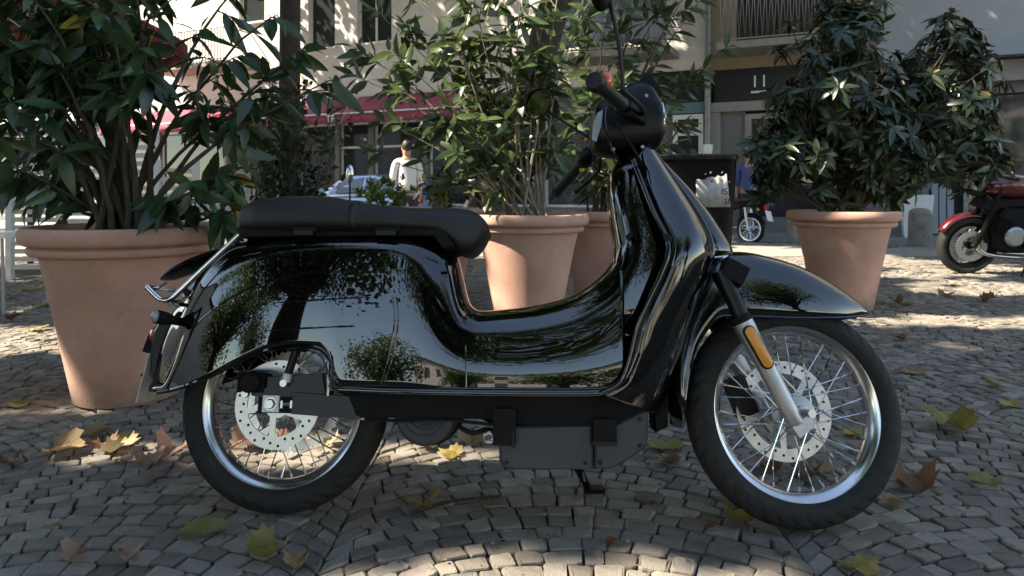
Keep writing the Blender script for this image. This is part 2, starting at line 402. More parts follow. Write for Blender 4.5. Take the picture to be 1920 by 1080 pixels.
def window(root, h, y0=0.0, blind=0.0, cross=1, m='frame', pm='pane', sill=True, transom=0):
    x0,x1,z0,z1 = h; y = y0+.10; t = .06
    w = MB().span((x0,y,z0),(x0+t,y+.06,z1)).span((x1-t,y,z0),(x1,y+.06,z1)).span((x0+t,y,z0),(x1-t,y+.06,z0+t)).span((x0+t,y,z1-t),(x1-t,y+.06,z1)).build('window', M[m], root, False)
    edges = [x0+t+(x1-x0-2*t)*i/(cross+1) for i in range(cross+2)]
    for i in range(1, cross+1):
        MB().span((edges[i]-.03,y+.004,z0+t),(edges[i]+.03,y+.056,z1-t)).build('mullion', M[m], w, False)
    if transom: MB().span((x0+t,y+.002,z0+(z1-z0)*transom-.03),(x1-t,y+.058,z0+(z1-z0)*transom+.03)).build('transom', M[m], w, False)
    for i in range(cross+1):
        MB().span((edges[i],y+.03,z0+t),(edges[i+1],y+.036,z1-t)).build('pane', M[pm], w, False)
    if blind: MB().span((x0+t,y+.10,z1-t-(z1-z0)*blind),(x1-t,y+.104,z1-t)).build('blind', M['curtain'], w, False)
    if sill: MB().span((x0-.08,y0-.08,z0-.05),(x1+.08,y0+.10,z0-.002)).build('sill', M['frame'], w, False)
    return w
def rectF(x0, x1, y0, y1, d=0.0):
    xm = (x0+x1)/2; ym = (y0+y1)/2
    a0 = F(x0, ym, d)[0]; a1 = F(x1, ym, d)[0]; z1 = F(xm, y0, d)[1]; z0 = F(xm, y1, d)[1]
    return (a0, a1, z0, z1)
AP = F(1331, 180)[0]                           # where the two buildings meet
zF = F(650, 181)[1]                            # underside of the first floor
bL = thing('apartment_building', 'beige plastered apartment building with red awnings over its shop windows', 'building'); bL.matrix_world = FR
hs = [rectF(578,628,-60,92), rectF(670,734,-70,80), rectF(448,496,-60,42)]
extra = [(-26+i*3.1, -26+i*3.1+1.0, hs[0][2]+.0, hs[0][2]+1.5) for i in range(4)]
up2 = [(h[0], h[1], h[2]+3.0, h[3]+3.0) for h in hs]+[(-2.4,-1.4,hs[0][2]+3,hs[0][2]+4.5),(.6,1.6,hs[0][2]+3,hs[0][2]+4.5)]
door = rectF(1085,1160,-60,100)
wall_holes(MB(), -28, AP, zF, 14.5, hs+extra+up2+[door]).build('upper_wall', M['plaster'], bL, False)
MB().span((-28,.75,0),(AP,9,14.4)).build('core', M['greywall'], bL, False)
for i, h in enumerate(hs+extra+up2): window(bL, h, blind=(.55,.8,.5,.3)[i%4], cross=(0,1,0,1)[i%4])
window(bL, door, m='darkwood', sill=False)
# ground floor: shopfront set back under the first floor
MB().span((-28,.0,zF-.16),(AP,.26,zF-.003)).build('lintel', M['plaster'], bL, False)
SB = .22
shop = [rectF(636,690,262,372,SB), rectF(700,792,262,372,SB), rectF(560,628,262,372,SB), rectF(803,880,262,372,SB), rectF(470,548,262,372,SB), rectF(890,1000,262,372,SB), rectF(1020,1130,262,372,SB), rectF(300,440,262,372,SB), rectF(100,280,262,372,SB)]
shop = [(a,b,.45,2.75) for a,b,_,_ in shop]
wall_holes(MB(), -28, AP-.05, 0, zF-.16, shop, y0=SB, dep=.14).build('shopfront', M['greywall'], bL, False)
for i, h in enumerate(shop): window(bL, h, y0=SB, blind=(.30,.34,.2,.5,0,.3,.2,.3,.1)[i], cross=0, transom=.70 if i < 2 else 0, sill=False)
wA = rectF(1262,1320,250,300,SB)
# door case and teal fascia beside the down pipe
tz = F(1300,212)[1]; tz1 = F(1300,192)[1]; a0 = F(1200,200)[0]
MB().span((a0,-.02,tz),(AP-.12,.1,tz1)).build('fascia', M['teal'], bL, False)
MB().span((a0,-.05,F(1300,190)[1]),(AP-.12,.03,F(1300,132)[1])).build('shop_sign', M['darkpanel'], bL, False)
h = rectF(1262,1319,215,372); fr = MB().span((h[0],-.03,0),(h[0]+.1,.08,h[3])).span((h[1]-.1,-.03,0),(h[1],.08,h[3])).span((h[0]+.1,-.03,h[3]-.1),(h[1]-.1,.08,h[3])).span((h[0]+.1,-.03,F(1290,250)[1]-.05),(h[1]-.1,.08,F(1290,250)[1]+.12)).build('door_frame', M['frame'], bL, False)
MB().span((h[0]+.1,.02,.05),(h[1]-.1,.03,F(1290,250)[1]-.05)).build('door_pane', M['pane'], fr, False)
MB().span((h[0]+.1,.02,F(1290,250)[1]+.12),(h[1]-.1,.03,h[3]-.1)).build('door_pane', M['pane'], fr, False)
# balconies
def balcony(root, x0, x1, ytop, ybot, style, nbar=22):
    a0 = F(x0,(ytop+ybot)/2)[0]; a1 = F(x1,(ytop+ybot)/2)[0]; z0 = F((x0+x1)/2, ybot)[1]; z1 = max(F((x0+x1)/2, ytop)[1], z0+.95); D = -1.0
    b = MB().span((a0-.06,D-.05,z0-.14),(a1+.06,-.003,z0)).build('balcony', M['beam'], root, False)
    MB().tube([(a0,-.01,z1),(a0,D,z1),(a1,D,z1),(a1,-.01,z1)], .022, 6).build('handrail', M['steelrail'], b, False)
    if style == 'zig':
        for i in range(nbar):
            xa = a0+(a1-a0)*i/nbar; xm = a0+(a1-a0)*(i+.5)/nbar; xb = a0+(a1-a0)*(i+1)/nbar
            MB().tube([(xa,D,z1),(xm,D,z0+.04),(xb,D,z1)], .009, 5).build('bar', M['steelrail'], b, False)
    elif style == 'bars':
        for i in range(nbar+1):
            xa = a0+(a1-a0)*i/nbar; MB().tube([(xa,D,z0),(xa,D,z1)], .011, 5).build('bar', M['darkwood'], b, False)
    else:
        rows = [[(a0+(a1-a0)*i/120, D-.03+.012*math.sin(i*1.3)+.006*math.sin(i*.41), z) for i in range(121)] for z in (z0+.10, z1+.03)]
        MB().grid(rows).build('cloth_screen', M['cloth'], b, True, solid=.004)
        for i in range(13):
            xa = a0+(a1-a0)*i/12; MB().tube([(xa,D,z0),(xa,D,z1)], .014, 5).build('bar', M['steelrail'], b, False)
    MB().tube([(a0,D,z0+.05),(a1,D,z0+.05)], .015, 5).build('bottom_rail', M['steelrail'], b, False)
    return b
balcony(bL, 1068, 1268, 12, 108, 'cloth')
balcony(bL, 330, 470, 84, 130, 'bars', 26)
for k in range(2): pass
# the awnings: two spread canvases with valances
def awning(root, x0, x1, letters=None):
    a0 = F(x0,200)[0]; a1 = F(x1,200)[0]; zt = zF-.04; D = -1.15; zb = zF-.62
    n = max(4, int((a1-a0)/.5))
    rows = [[(a0+(a1-a0)*i/n, -.02+(D+.02)*t, zt+(zb-zt)*t-.05*math.sin(math.pi*t)) for i in range(n+1)] for t in (0,.25,.5,.75,1)]
    w = MB().grid(rows).build('awning', M['awning'], root, True, solid=.006)
    nv = n*6
    rows = [[(a0+(a1-a0)*i/nv, D-.004+.008*math.sin(i*.9), z-(.02*abs(math.sin(i*.55)) if z < zb-.1 else 0)) for i in range(nv+1)] for z in (zb-.004, zb-.24)]
    MB().grid(rows).build('valance', M['awning'], w, True, solid=.004)
    MB().tube([(a0,D,zb+.0),(a1,D,zb+.0)], .022, 6).build('front_bar', M['white'], w, True)
    for xa in (a0+.1, a1-.1): MB().tube([(xa,-.02,zb-.12),(xa,D+.02,zb-.02)], .018, 6).build('arm', M['steelrail'], w, True)
    return w, a0, a1, zb, D
w1, a0, a1, zb, D = awning(bL, 480, 668)
def text(s, size, name, m, parent, M4, ext=.003):
    cu = bpy.data.curves.new(name, 'FONT'); cu.body = s; cu.size = size; cu.extrude = ext; cu.align_x = 'CENTER'; cu.align_y = 'CENTER'
    t = bpy.data.objects.new(name, cu); COL.objects.link(t)
    dg = bpy.context.evaluated_depsgraph_get(); me = bpy.data.meshes.new_from_object(t.evaluated_get(dg)); bpy.data.objects.remove(t)
    me.materials.clear(); me.materials.append(m); o = mobj(name, me, parent); o.matrix_local = M4; return o
ta = F(620,248,-1.15)[0]
text('TF', .26, 'lettering', M['white'], w1, Matrix.Translation((ta, D-.018, zb-.13))@Matrix.Rotation(rad(90),4,'X'))
awning(bL, 676, 905); awning(bL, 250, 470)
MB().span((-28,-.25,14.4),(AP,9.2,14.7)).build('roof', M['beam'], bL, False)

bR = thing('apartment_building', 'shaded tan and grey apartment building with zigzag balcony rail and dark shop fascia', 'building'); bR.matrix_world = FR
AE = F(1640, 60)[0]; zF2 = F(1400,128)[1]; XR = 24
dh = rectF(1380,1600,-120,84); dh = (dh[0], dh[1], dh[2], dh[3])
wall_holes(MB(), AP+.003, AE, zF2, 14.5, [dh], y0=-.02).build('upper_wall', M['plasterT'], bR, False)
wwin = [(AE+1.6, AE+2.8, zF2+1.6, zF2+3.0), (AE+5, AE+6.2, zF2+1.6, zF2+3.0)]
wzb = F(1860,84)[1]
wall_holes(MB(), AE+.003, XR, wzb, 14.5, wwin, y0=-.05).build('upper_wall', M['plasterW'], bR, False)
for h in wwin: window(bR, h, -.05)
dw = MB().span((dh[0],.14,dh[2]),(dh[1],.2,dh[3])).build('balcony_shutter', M['darkwood'], bR, False)
for i in range(14):
    xa = dh[0]+(dh[1]-dh[0])*(i+.5)/14; MB().span((xa-.05,.11,dh[2]),(xa+.05,.139,dh[3])).build('board', M['darkwood'], dw, False)
balcony(bR, 1362, 1640, -10, 86, 'zig', 26)
MB().span((AP+.003,.75,0),(XR,9,14.4)).build('core', M['greywall'], bR, False)
MB().span((AP+.003,-.25,14.4),(XR,9.2,14.7)).build('roof', M['beam'], bR, False)
zs0 = F(1410,190)[1]; zs1 = zF2-.003; zb0 = F(1410,208)[1]
MB().span((AP+.10,-.0,zs0),(AE,.16,zs1)).build('shop_fascia', M['darkpanel'], bR, False)
ta, tz_ = F(1424,157,-.0)
text('11', .36, 'lettering', M['white'], bR, Matrix.Translation((ta, -.012, tz_+.04))@Matrix.Rotation(rad(90),4,'X'))
MB().span((ta-.17,-.012,tz_-.19),(ta+.17,-.003,tz_-.15)).build('lettering_bar', M['white'], bR, False)
MB().span((AP+.003,-.10,zb0),(AE,.14,zs0-.003)).build('beam', M['beam'], bR, False)
c0, c1 = F(1337,250)[0], F(1351,250)[0]
MB().span((AP+.003,-.06,0),(c1,.2,zb0-.003)).build('pillar', M['beam'], bR, False)
p0, p1 = F(1397,250)[0], F(1409,250)[0]
MB().span((c1+.003,.06,0),(p0,.2,zb0-.003)).build('panel', M['greywall'], bR, False)
e1 = F(1560,250)[0]
df = MB().span((p0,-.02,0),(p1,.16,F(1400,214)[1])).span((p1,-.02,F(1440,222)[1]),(e1,.16,F(1400,214)[1])).span((e1,-.02,0),(e1+.14,.16,F(1400,214)[1])).build('door_frame', M['beam'], bR, False)
MB().span((p1,.08,.3),(e1,.09,F(1440,222)[1])).build('door_pane', M['pane'], df, False)
MB().span((p1,.05,0),(e1,.16,.298)).build('kick_plate', M['greywall'], df, False)
# right-hand shop under the white wall
MB().span((AE+.003,-.62,F(1890,112)[1]),(XR,-.052,F(1890,92)[1])).build('canopy_slab', M['bluegrey'], bR, False)
MB().span((AE+.003,-.3,F(1890,155)[1]),(XR,.0,F(1890,116)[1])).build('beam', M['beam'], bR, False)
MB().span((AE+.003,-.1,F(1890,175)[1]),(XR,.1,F(1890,155)[1]-.003)).build('soffit', M['greywall'], bR, False)
s0 = F(1746,380)[0]; s1 = F(1790,380)[0]; zt = F(1890,176)[1]
for i in range(3):
    xa = s0+(s1-s0)*i/3; MB().span((xa+.01,.02,.02),(xa+(s1-s0)/3-.01,.1,zt)).build('shutter_panel', M['bluegrey'], bR, False)
for i in range(7):
    xa = s1+.15+i*1.25; f_ = MB().span((xa,.05,.0),(xa+.07,.16,zt)).build('shop_mullion', M['zinc'], bR, False)
    MB().span((xa+.075,.10,.15),(xa+1.24,.11,zt)).build('shop_pane', M['pane'], bR, False)
MB().span((e1+.15,.0,0),(s0-.01,.12,zb0-.003)).build('panel', M['greywall'], bR, False)
# the down pipe
dp = thing('down_pipe', 'grey rain down pipe with pale funnel foot between the two buildings', 'pipe'); dp.matrix_world = FR
zq = F(1330,272)[1]
MB().tube([(AP-.02,-.15,zq),(AP-.02,-.15,14.2)], .065, 12).build('pipe', M['zinc'], dp)
MB().lathe([(.07,zq-.30),(.085,zq-.28),(.11,zq-.02),(.105,zq),(.06,zq+.01)], 14, (AP-.02,-.15,0)).build('foot', M['white'], dp)
MB().tube([(AP-.02,-.15,-.0),(AP-.02,-.15,zq-.28)], .06, 12).build('standpipe', M['zinc'], dp)
for zz in (3.2,5.2,8.2): MB().lathe([(.068,-.03),(.078,-.03),(.078,.03),(.068,.03)], 14, (AP-.02,-.15,zz)).build('bracket', M['zinc'], dp)

bW = thing('apartment_building', 'unseen pale building added beyond the left edge to fill the reflected horizon', 'building', (-30,-4,0), (0,0,rad(-80)))  # added out of view: hides the bright horizon from the tail's reflection
wall_holes(MB(), -18, 18, 0, 10, [], y0=0, dep=-.2).build('wall', M['plaster'], bW, False)
MB().span((-18.2,-8,10),(18.2,.3,10.3)).build('roof', M['darkwood'], bW, False)
# building across the square, seen only in the paintwork's reflections
bB = thing('apartment_building', 'pale building across the square behind the viewer, reflected in the black paint', 'building', (3,-27,0), (0,0,rad(37)))
hb = [(-12.5+i*3.4, -12.5+i*3.4+1.3, 1.2+j*3.1, 2.9+j*3.1) for i in range(8) for j in range(2)]
m_ = wall_holes(MB(), -14, 14, 0, 7.2, [(a,b,c,d) for a,b,c,d in hb], y0=0, dep=-.2); m_.build('wall', M['plaster'], bB, False)
for h in hb: MB().span((h[0],-.2,h[2]),(h[1],-.16,h[3])).build('window', M['pane'], bB, False)
MB().span((-14.2,-8,7.2),(14.2,.3,7.5)).build('roof', M['darkwood'], bB, False)
# ================================================================== THE BLACK SCOOTER
# local frame: x forwards, y away from the viewer (the machine's left), z up; it leans onto its side stand
YAW, LEAN, STEER = -3.2, -12.0, 7.0
sc = thing('motor_scooter', 'glossy black electric scooter with spoked chrome wheels parked on its side stand', 'scooter', (-.599,1.808,.001), (rad(LEAN),0,rad(YAW)))
MS = Matrix.Translation((-.599,1.808,.001)) @ Matrix.Rotation(rad(YAW),4,'Z') @ Matrix.Rotation(rad(LEAN),4,'X')
AX0 = Vector((1.15,0,.655)); AXD = Vector((-math.sin(rad(28)),0,math.cos(rad(28))))
ST = Matrix.Translation(AX0) @ Matrix.Rotation(rad(STEER),4,AXD) @ Matrix.Translation(-AX0)
def _inv(Mi, px, py, s):
    c = Mi@Vector((0,0,CAMH)); d = Mi.to_3x3()@Vector(((px-960)/FPX,1,(HOR-py)/FPX)); t = (-s-c.y)/d.y; return c+d*t
MSi = MS.inverted(); MTi = (MS@ST).inverted()
def B(px, py, s=0.0): return _inv(MSi, px, py, s)
def T(px, py, s=0.0): return _inv(MTi, px, py, s)        # in the steered frame of fork, front wheel and bars
def part(mb, name, m, parent=None, sm=True, steer=False, solid=0, sub=0):
    return mb.build(name, M[m], parent or sc, sm, ST if steer else None, solid, sub)
def pchip(us, zs):
    us = np.array(us, float); zs = np.array(zs, float); o = np.argsort(us); us, zs = us[o], zs[o]
    h = np.maximum(np.diff(us),1e-6); d = np.diff(zs)/h; mm = np.zeros(len(us)); mm[0], mm[-1] = d[0], d[-1]
    for i in range(1, len(us)-1):
        if d[i-1]*d[i] > 0:
            w1 = 2*h[i]+h[i-1]; w2 = h[i]+2*h[i-1]; mm[i] = (w1+w2)/(w1/d[i-1]+w2/d[i])
    def f(u):
        u = min(max(u, us[0]), us[-1]); i = min(int(np.searchsorted(us, u, 'right'))-1, len(us)-2); t = (u-us[i])/h[i]
        return float((2*t**3-3*t*t+1)*zs[i]+(t**3-2*t*t+t)*h[i]*mm[i]+(-2*t**3+3*t*t)*zs[i+1]+(t**3-t*t)*h[i]*mm[i+1])
    return f
def soften(f, a, b, w_=.02, n=400):
    """running mean over a curve, so that highlights flow without kinks"""
    xs = np.linspace(a, b, n); ys = np.array([f(x) for x in xs]); k = max(1, int(w_/((b-a)/n)))
    yp = np.concatenate([2*ys[0]-ys[k:0:-1], ys, 2*ys[-1]-ys[-2:-k-2:-1]]); ker = np.hanning(2*k+3)[1:-1]; ker /= ker.sum(); ys = np.convolve(yp, ker, 'valid')
    return lambda u: float(np.interp(u, xs, ys))
def curve(pts, s, fn=B):
    """pixel control points -> function z(u)"""
    q = [fn(x, y, s if not callable(s) else s(x)) for x, y in pts]
    return pchip([p.x for p in q], [p.z for p in q])

# ---- body shell: an inverted-U loft from the tail, over the rear wheel, down through the step-through
topc = curve([(298,722),(306,655),(322,602),(348,560),(388,512),(432,472),(470,452),(560,446),(700,446),(800,448),(838,456),(856,480),(866,525),(876,566),(900,584),(980,578),(1060,560),(1110,532),(1140,503),(1160,470)], 0.0)
shoc = curve([(300,722),(314,668),(340,612),(380,562),(430,520),(490,492),(560,478),(640,474),(720,476),(770,492),(800,535),(822,582),(848,614),(884,636),(960,642),(1050,634),(1120,610),(1175,575)], .135)
botc = curve([(293,740),(330,731),(380,714),(440,684),(500,658),(560,649),(598,651),(620,672),(632,712),(642,727),(740,730),(900,733),(1100,736),(1180,736)], .15)
u0, u1 = B(299,720,0).x, B(1172,640,.14).x
wid = soften(pchip([u0, u0+.03, u0+.09, u0+.2, u0+.35, u0+.6, .40, .55, u1], [.035,.062,.098,.128,.146,.152,.150,.140,.138]), u0, u1, .06)
topc = soften(topc, u0, u1, .012); shoc = soften(shoc, u0, u1, .035)
def shell_pt(u, t):
    """t in -1..1 across: 0 crown, |t|=1 lower edge on either side"""
    w = wid(u); zt, zs, zb = topc(u), shoc(u), botc(u); zs = min(zs, zt-.012); zb = min(zb, zs-.01)
    a = abs(t)
    if a < .5:
        th = a/.5*math.pi/2; y = w*math.sin(th)**.92; z = zs+(zt-zs)*math.cos(th)**.92
    else:
        k = (a-.5)/.5; y = w+.006*math.sin(math.pi*min(k*1.0,1))+.012*k; z = zs+(zb-zs)*k
    return Vector((u, -y if t > 0 else y, z))
NU, NT = 150, 60
us = np.linspace(0,1,NU); us = u0+(u1-u0)*(us)
rows = [[shell_pt(u, -1+2*j/NT) for j in range(NT+1)] for u in us]
shell = part(MB().grid(rows), 'body_shell', 'paint', solid=.004)
def on_side(px, py, extra=.002):
    """a point on the near flank under a pixel"""
    s = .14
    for _ in range(6):
        p = B(px, py, s); zs, zb = shoc(p.x), botc(p.x); w = wid(p.x)
        if p.z <= zs: k = (zs-p.z)/max(zs-zb,1e-3); s2 = w+.006*math.sin(math.pi*min(max(k,0),1))+.012*k
        else:
            zt = topc(p.x); c = min(1, max(0,(p.z-zs)/max(zt-zs,1e-3))); s2 = w*math.sqrt(max(0,1-c*c))
        s = s2+extra
    return B(px, py, s)
for pts, r in (([(352,632),(378,600),(428,562),(500,528),(570,513),(640,508)], .0034), ([(452,572),(560,565),(690,556)], .0034), ([(440,624),(540,617),(672,611)], .0034)):
    part(MB().tube(smooth([on_side(x,y,.0) for x,y in pts], 8), [.0008]+[r]*(8*(len(pts)-1)-1)+[.0008], 8), 'pressed_rib', 'paint', shell)
for pts in ([(743,556),(747,600),(738,660),(722,722)], [(736,556),(740,600),(731,660),(715,722)]):
    part(MB().tube(smooth([on_side(x,y,.0005) for x,y in pts], 8), .0026, 8), 'panel_seam', 'paint', shell)
part(MB().tube([on_side(874,y,.0005) for y in range(646,732,8)], .0024, 8), 'panel_seam', 'paint', shell)
arch = [on_side(x,y,.0) for x,y in ((296,736),(330,729),(380,712),(440,683),(500,658),(560,650),(598,653),(619,674),(630,712),(634,724))]
part(MB().tube(smooth(arch, 8), .0055, 8), 'arch_rim', 'paint', shell)
part(MB().tube(smooth([p*1 for p in arch[5:]], 8), .0028, 6).__class__().tube(smooth([Vector((p.x-.012,p.y-.004,p.z-.008)) for p in arch[5:]], 8), .0022, 6), 'arch_trim', 'paint', shell)
# tail cap under the rack, lamp, signals, plate
q = [B(x,y,0) for x,y in ((300,705),(296,660),(302,622),(318,596),(345,585),(372,600),(350,660),(330,715))]
part(MB().prism([(p.x,p.z) for p in q], -.045, .045, .008), 'tail_cap', 'satin')
tl = B(297,628,0); part(MB().ball(tl, (.016,.036,.026)), 'tail_lamp', 'red')
pm = B(293,645,0); part(MB().box(pm, (.035,.05,.05), Matrix.Rotation(rad(15),3,'Y')), 'plate_bracket', 'matte')
pa, pb = B(300,662,.0), B(276,752,.0)
dirv = (pb-pa).normalized(); nrm = Vector((0,1,0)).cross(dirv).normalized()
pl = MB(); rot = Matrix((Vector((0,1,0)), dirv, nrm)).transposed(); pl.box((pa+pb)/2, (.106,(pb-pa).length,.003), rot)
plate = part(pl, 'number_plate', 'plate')
for k in (-.3,-.1,.12,.3): part(MB().box((pa+pb)/2+Vector((0,k*.1,0))-nrm*-.004, (.006,(pb-pa).length*.86,.006), rot), 'plate_rib', 'plate', plate)
part(MB().box(pa+(pb-pa)*.45-nrm*-.006, (.1,.008,.006), rot), 'plate_rib', 'matte', plate)
for sg in (1,-1):
    s0 = .05*sg; a, b = B(345,606,.06) if sg > 0 else B(345,606,.06), B(314,598,.10)
    a = Vector((a.x,-.05*sg,a.z)); b = Vector((b.x,-.105*sg,b.z))
    t = part(MB().tube([a, a.lerp(b,.5), b], [.012,.011,.014], 10).tube([b, b+(b-a).normalized()*.03], [.017,.018], 14), 'turn_signal', 'matte')
    part(MB().ball(b+(b-a).normalized()*.032, (.010,.016,.016)), 'signal_lens', 'lens', t)
# ---- chrome luggage rack with black pad
def rail(s, sh=0):
    return smooth([B(x,y,s) for x,y in ((457,432),(420,467),(370,514),(335,548),(318,561),(303,562),(290,552),(276,538))], 5)
rk = part(MB().tube(rail(.085), .0075, 10), 'luggage_rack', 'chrome')
part(MB().tube(rail(-.085), .0075, 10), 'rack_rail', 'chrome', rk)
for (x,y) in ((276,538),(300,562),(440,448)):
    a = B(x,y,.085); b = B(x,y,.085); b = Vector((b.x,.085,b.z)); part(MB().tube([a,b], .006, 8), 'cross_tube', 'chrome', rk)
for s in (.065,-.065):
    part(MB().tube(smooth([B(x,y,s) for x,y in ((452,452),(420,482),(380,520),(352,548),(345,556))], 4), .006, 8), 'support_strut', 'steel', rk)
    for x,y in ((446,455),(352,548)): part(MB().ball(B(x,y,s), .011, 10, 6), 'rubber_foot', 'rubber', rk)
part(MB().tube([B(312,562,.02),B(330,580,.02)], .006, 8), 'support_strut', 'steel', rk)
for s in (.035,0.0,-.035): part(MB().tube([B(290,545,s),B(312,530,s)], .0035, 6), 'rack_wire', 'chrome', rk)
pad = MB(); rws = []
for i in range(13):
    t = i/12; x, y = 304+(432-304)*t, 530+(470-530)*t; e = math.sin(math.pi*min(1,max(0,t)))**.4
    c = B(x, y-4, 0); rws.append([c+Vector((-math.sin(rad(38))*.016*e*math.sin(a), .06*max(.2,e)*math.cos(a), .016*e*math.sin(a)*math.cos(rad(38)))) for a in [2*math.pi*k/16 for k in range(16)]])
part(pad.grid(rws, False, True), 'rack_pad', 'satin', rk)
# ---- seat
stop = curve([(464,428),(470,402),(484,388),(510,382),(560,376),(620,376),(650,379),(668,383),(720,391),(800,397),(860,396),(892,402),(910,416),(918,432)], 0.0)
sbot = curve([(464,434),(476,441),(520,445),(600,446),(700,445),(790,443),(832,447),(852,462),(872,478),(886,478),(904,462),(918,438)], 0.0)
su0, su1 = B(464,430,0).x, B(918,434,0).x
def seat_ring(u, grow=0.0, n=40):
    t = (u-su0)/(su1-su0); w = float(np.interp(t, [0,.03,.1,.3,.5,.75,.9,.97,1], [.07,.105,.128,.142,.138,.118,.102,.085,.055]))
    zt, zb = stop(u), sbot(u)-.006; zc = (zt+zb)/2; hh = max((zt-zb)/2,.004); out = []
    for k in range(n):
        a = 2*math.pi*k/n; c, s_ = math.cos(a), math.sin(a); e = .55
        y = (w+grow)*math.copysign(abs(c)**e, c); z = zc+(hh+grow)*math.copysign(abs(s_)**e, s_)
        y *= 1-.14*max(0, (z-zc)/hh)
        out.append(Vector((u,y,z)))
    return out
ss = [su0+(su1-su0)*(.5-.5*math.cos(math.pi*i/60)) for i in range(61)]
rows = [seat_ring(u) for u in ss]; mb = MB(); b = mb.grid(rows, False, True); n = 40
mb.f.append(tuple(range(n))); mb.f.append(tuple(60*n+k for k in range(n)))
seat = part(mb, 'seat', 'leather')
for xx in (655,667):
    u = B(xx,400,.13).x; r = seat_ring(u,.0006); part(MB().tube(r, .0022, 6, closed=True), 'seat_strap_edge', 'leather', seat)
u = B(661,400,.13).x
part(MB().grid([seat_ring(u-.008,.0025), seat_ring(u+.008,.0025)], False, True), 'seat_strap', 'leather', seat, solid=.001)
for sg in (1,-1):
    ln = []
    for u in ss[3:-2]:
        r = seat_ring(u,.0004); k = min(range(n), key=lambda i: abs(math.atan2(r[i].z-(stop(u)+sbot(u))/2, -sg*r[i].y)-1.0)); ln.append(r[k])
    ln = [sum((ln[min(max(i+d,0),len(ln)-1)] for d in (-2,-1,0,1,2)), Vector())/5 for i in range(len(ln))]
    part(MB().tube(ln, .0024, 6), 'seat_piping', 'leather', seat)
for x in (570,725):
    c = B(x,437,.138); part(MB().box(c, (.052,.014,.013)), 'seat_buffer', 'satin', seat); part(MB().box(c+Vector((0,.002,.010)), (.064,.010,.010)), 'seat_buffer', 'matte', seat)
# saddle base under the cushion
q = [B(x,y,0) for x,y in ((474,440),(840,440),(862,470),(846,476),(830,452),(480,454))]
part(MB().prism([(p.x,p.z) for p in q], -.112, .112, .006), 'seat_base', 'matte')
# ---- running-board edge, belly pan, battery, stand
edge = smooth([B(x,y,s) for x,y,s in ((636,730,.160),(740,734,.164),(900,737,.166),(1060,738,.168),(1128,736,.172),(1160,724,.178),(1180,700,.186),(1196,660,.194))], 8)
part(MB().tube(edge, .0085, 12), 'footboard_edge', 'paint')
part(MB().tube([Vector((p.x,p.y+.004,p.z+.010)) for p in edge], .002, 6), 'footboard_trim', 'paint')
q = [B(x,y,.13) for x,y in ((640,738),(1160,742),(1200,748),(1222,768),(1206,792),(1150,806),(1010,806),(925,800),(900,788),(780,786),(700,784),(655,780))]
part(MB().prism([(p.x,p.z) for p in q], -.125, .125, .02), 'belly_pan', 'matte')
q = [B(x,y,.135) for x,y in ((934,800),(936,866),(942,876),(958,881),(1112,881),(1112,798))]
bt = part(MB().prism([(p.x,p.z) for p in q], -.135, .09, .008), 'battery_case', 'battery')
q = [B(x,y,.133) for x,y in ((1114,798),(1114,881),(1146,880),(1168,870),(1210,842),(1215,830),(1216,766),(1160,790))]
part(MB().prism([(p.x,p.z) for p in q], -.133, .09, .008), 'battery_cover', 'battery', bt)
part(MB().box(B(1134,808,.142), (.055,.02,.055)), 'bracket', 'matte'); part(MB().box(B(1134,831,.144), (.06,.02,.01)), 'bracket', 'satin')
part(MB().box(B(946,800,.142), (.055,.02,.085)), 'bracket', 'matte'); part(MB().box(B(945,769,.148), (.042,.006,.006)), 'bracket', 'steel')
part(MB().tube([B(962,810,.15),B(962,840,.15)], .004, 8), 'bolt', 'satin')
part(MB().tube(smooth([B(917,820,.12)+Vector((.011*math.cos(a),0,.011*math.sin(a))) for a in [k*2*math.pi/12 for k in range(12)]],1), .004, 6, closed=True), 'eyelet', 'steel')
for x,y in ((950,868),(1098,868),(950,812),(1125,868),(1200,836),(1200,786)): part(MB().lathe([(0,-.004),(.004,-.004),(.0048,-.002),(.0048,.001),(0,.001)], 10, B(x,y,.1365), 'y'), 'case_screw', 'satin', bt)
part(MB().tube(smooth([B(x,y,.11) for x,y in ((860,800),(885,812),(912,806),(936,812))],5), .006, 8), 'motor_cable', 'satin')
part(MB().tube(smooth([B(x,y,.128) for x,y in ((690,786),(760,789),(830,787),(930,797))],5), .004, 8), 'brake_line', 'satin')
c = B(801,774,.078); part(MB().lathe([(.0,-.045),(.02,-.047),(.022,-.040),(.032,-.046),(.036,-.040),(.048,-.045),(.052,-.038),(.066,-.042),(.074,-.036),(.078,-.02),(.08,.03),(.0,.03)], 48, c, 'y'), 'ribbed_motor_cover', 'battery')
part(MB().lathe([(.0,0),(.085,0),(.085,.09),(.0,.09)], 40, c+Vector((0,.035,0)), 'y'), 'motor_housing', 'matte')
def WB(p): return MSi@Vector(p)
foot = WB(G(1104,917,.012)); top_ = B(1078,866,-.06)
st_ = part(MB().tube([top_, top_.lerp(foot,.6), foot], [.013,.011,.010], 10), 'side_stand', 'satin')
part(MB().box(foot+Vector((.012,0,0)), (.055,.035,.012), MSi.to_3x3()), 'stand_foot', 'satin', st_)
part(MB().tube([B(1092,884,-.04),B(1096,902,-.05)], .0035, 6), 'stand_spring', 'chrome', st_)

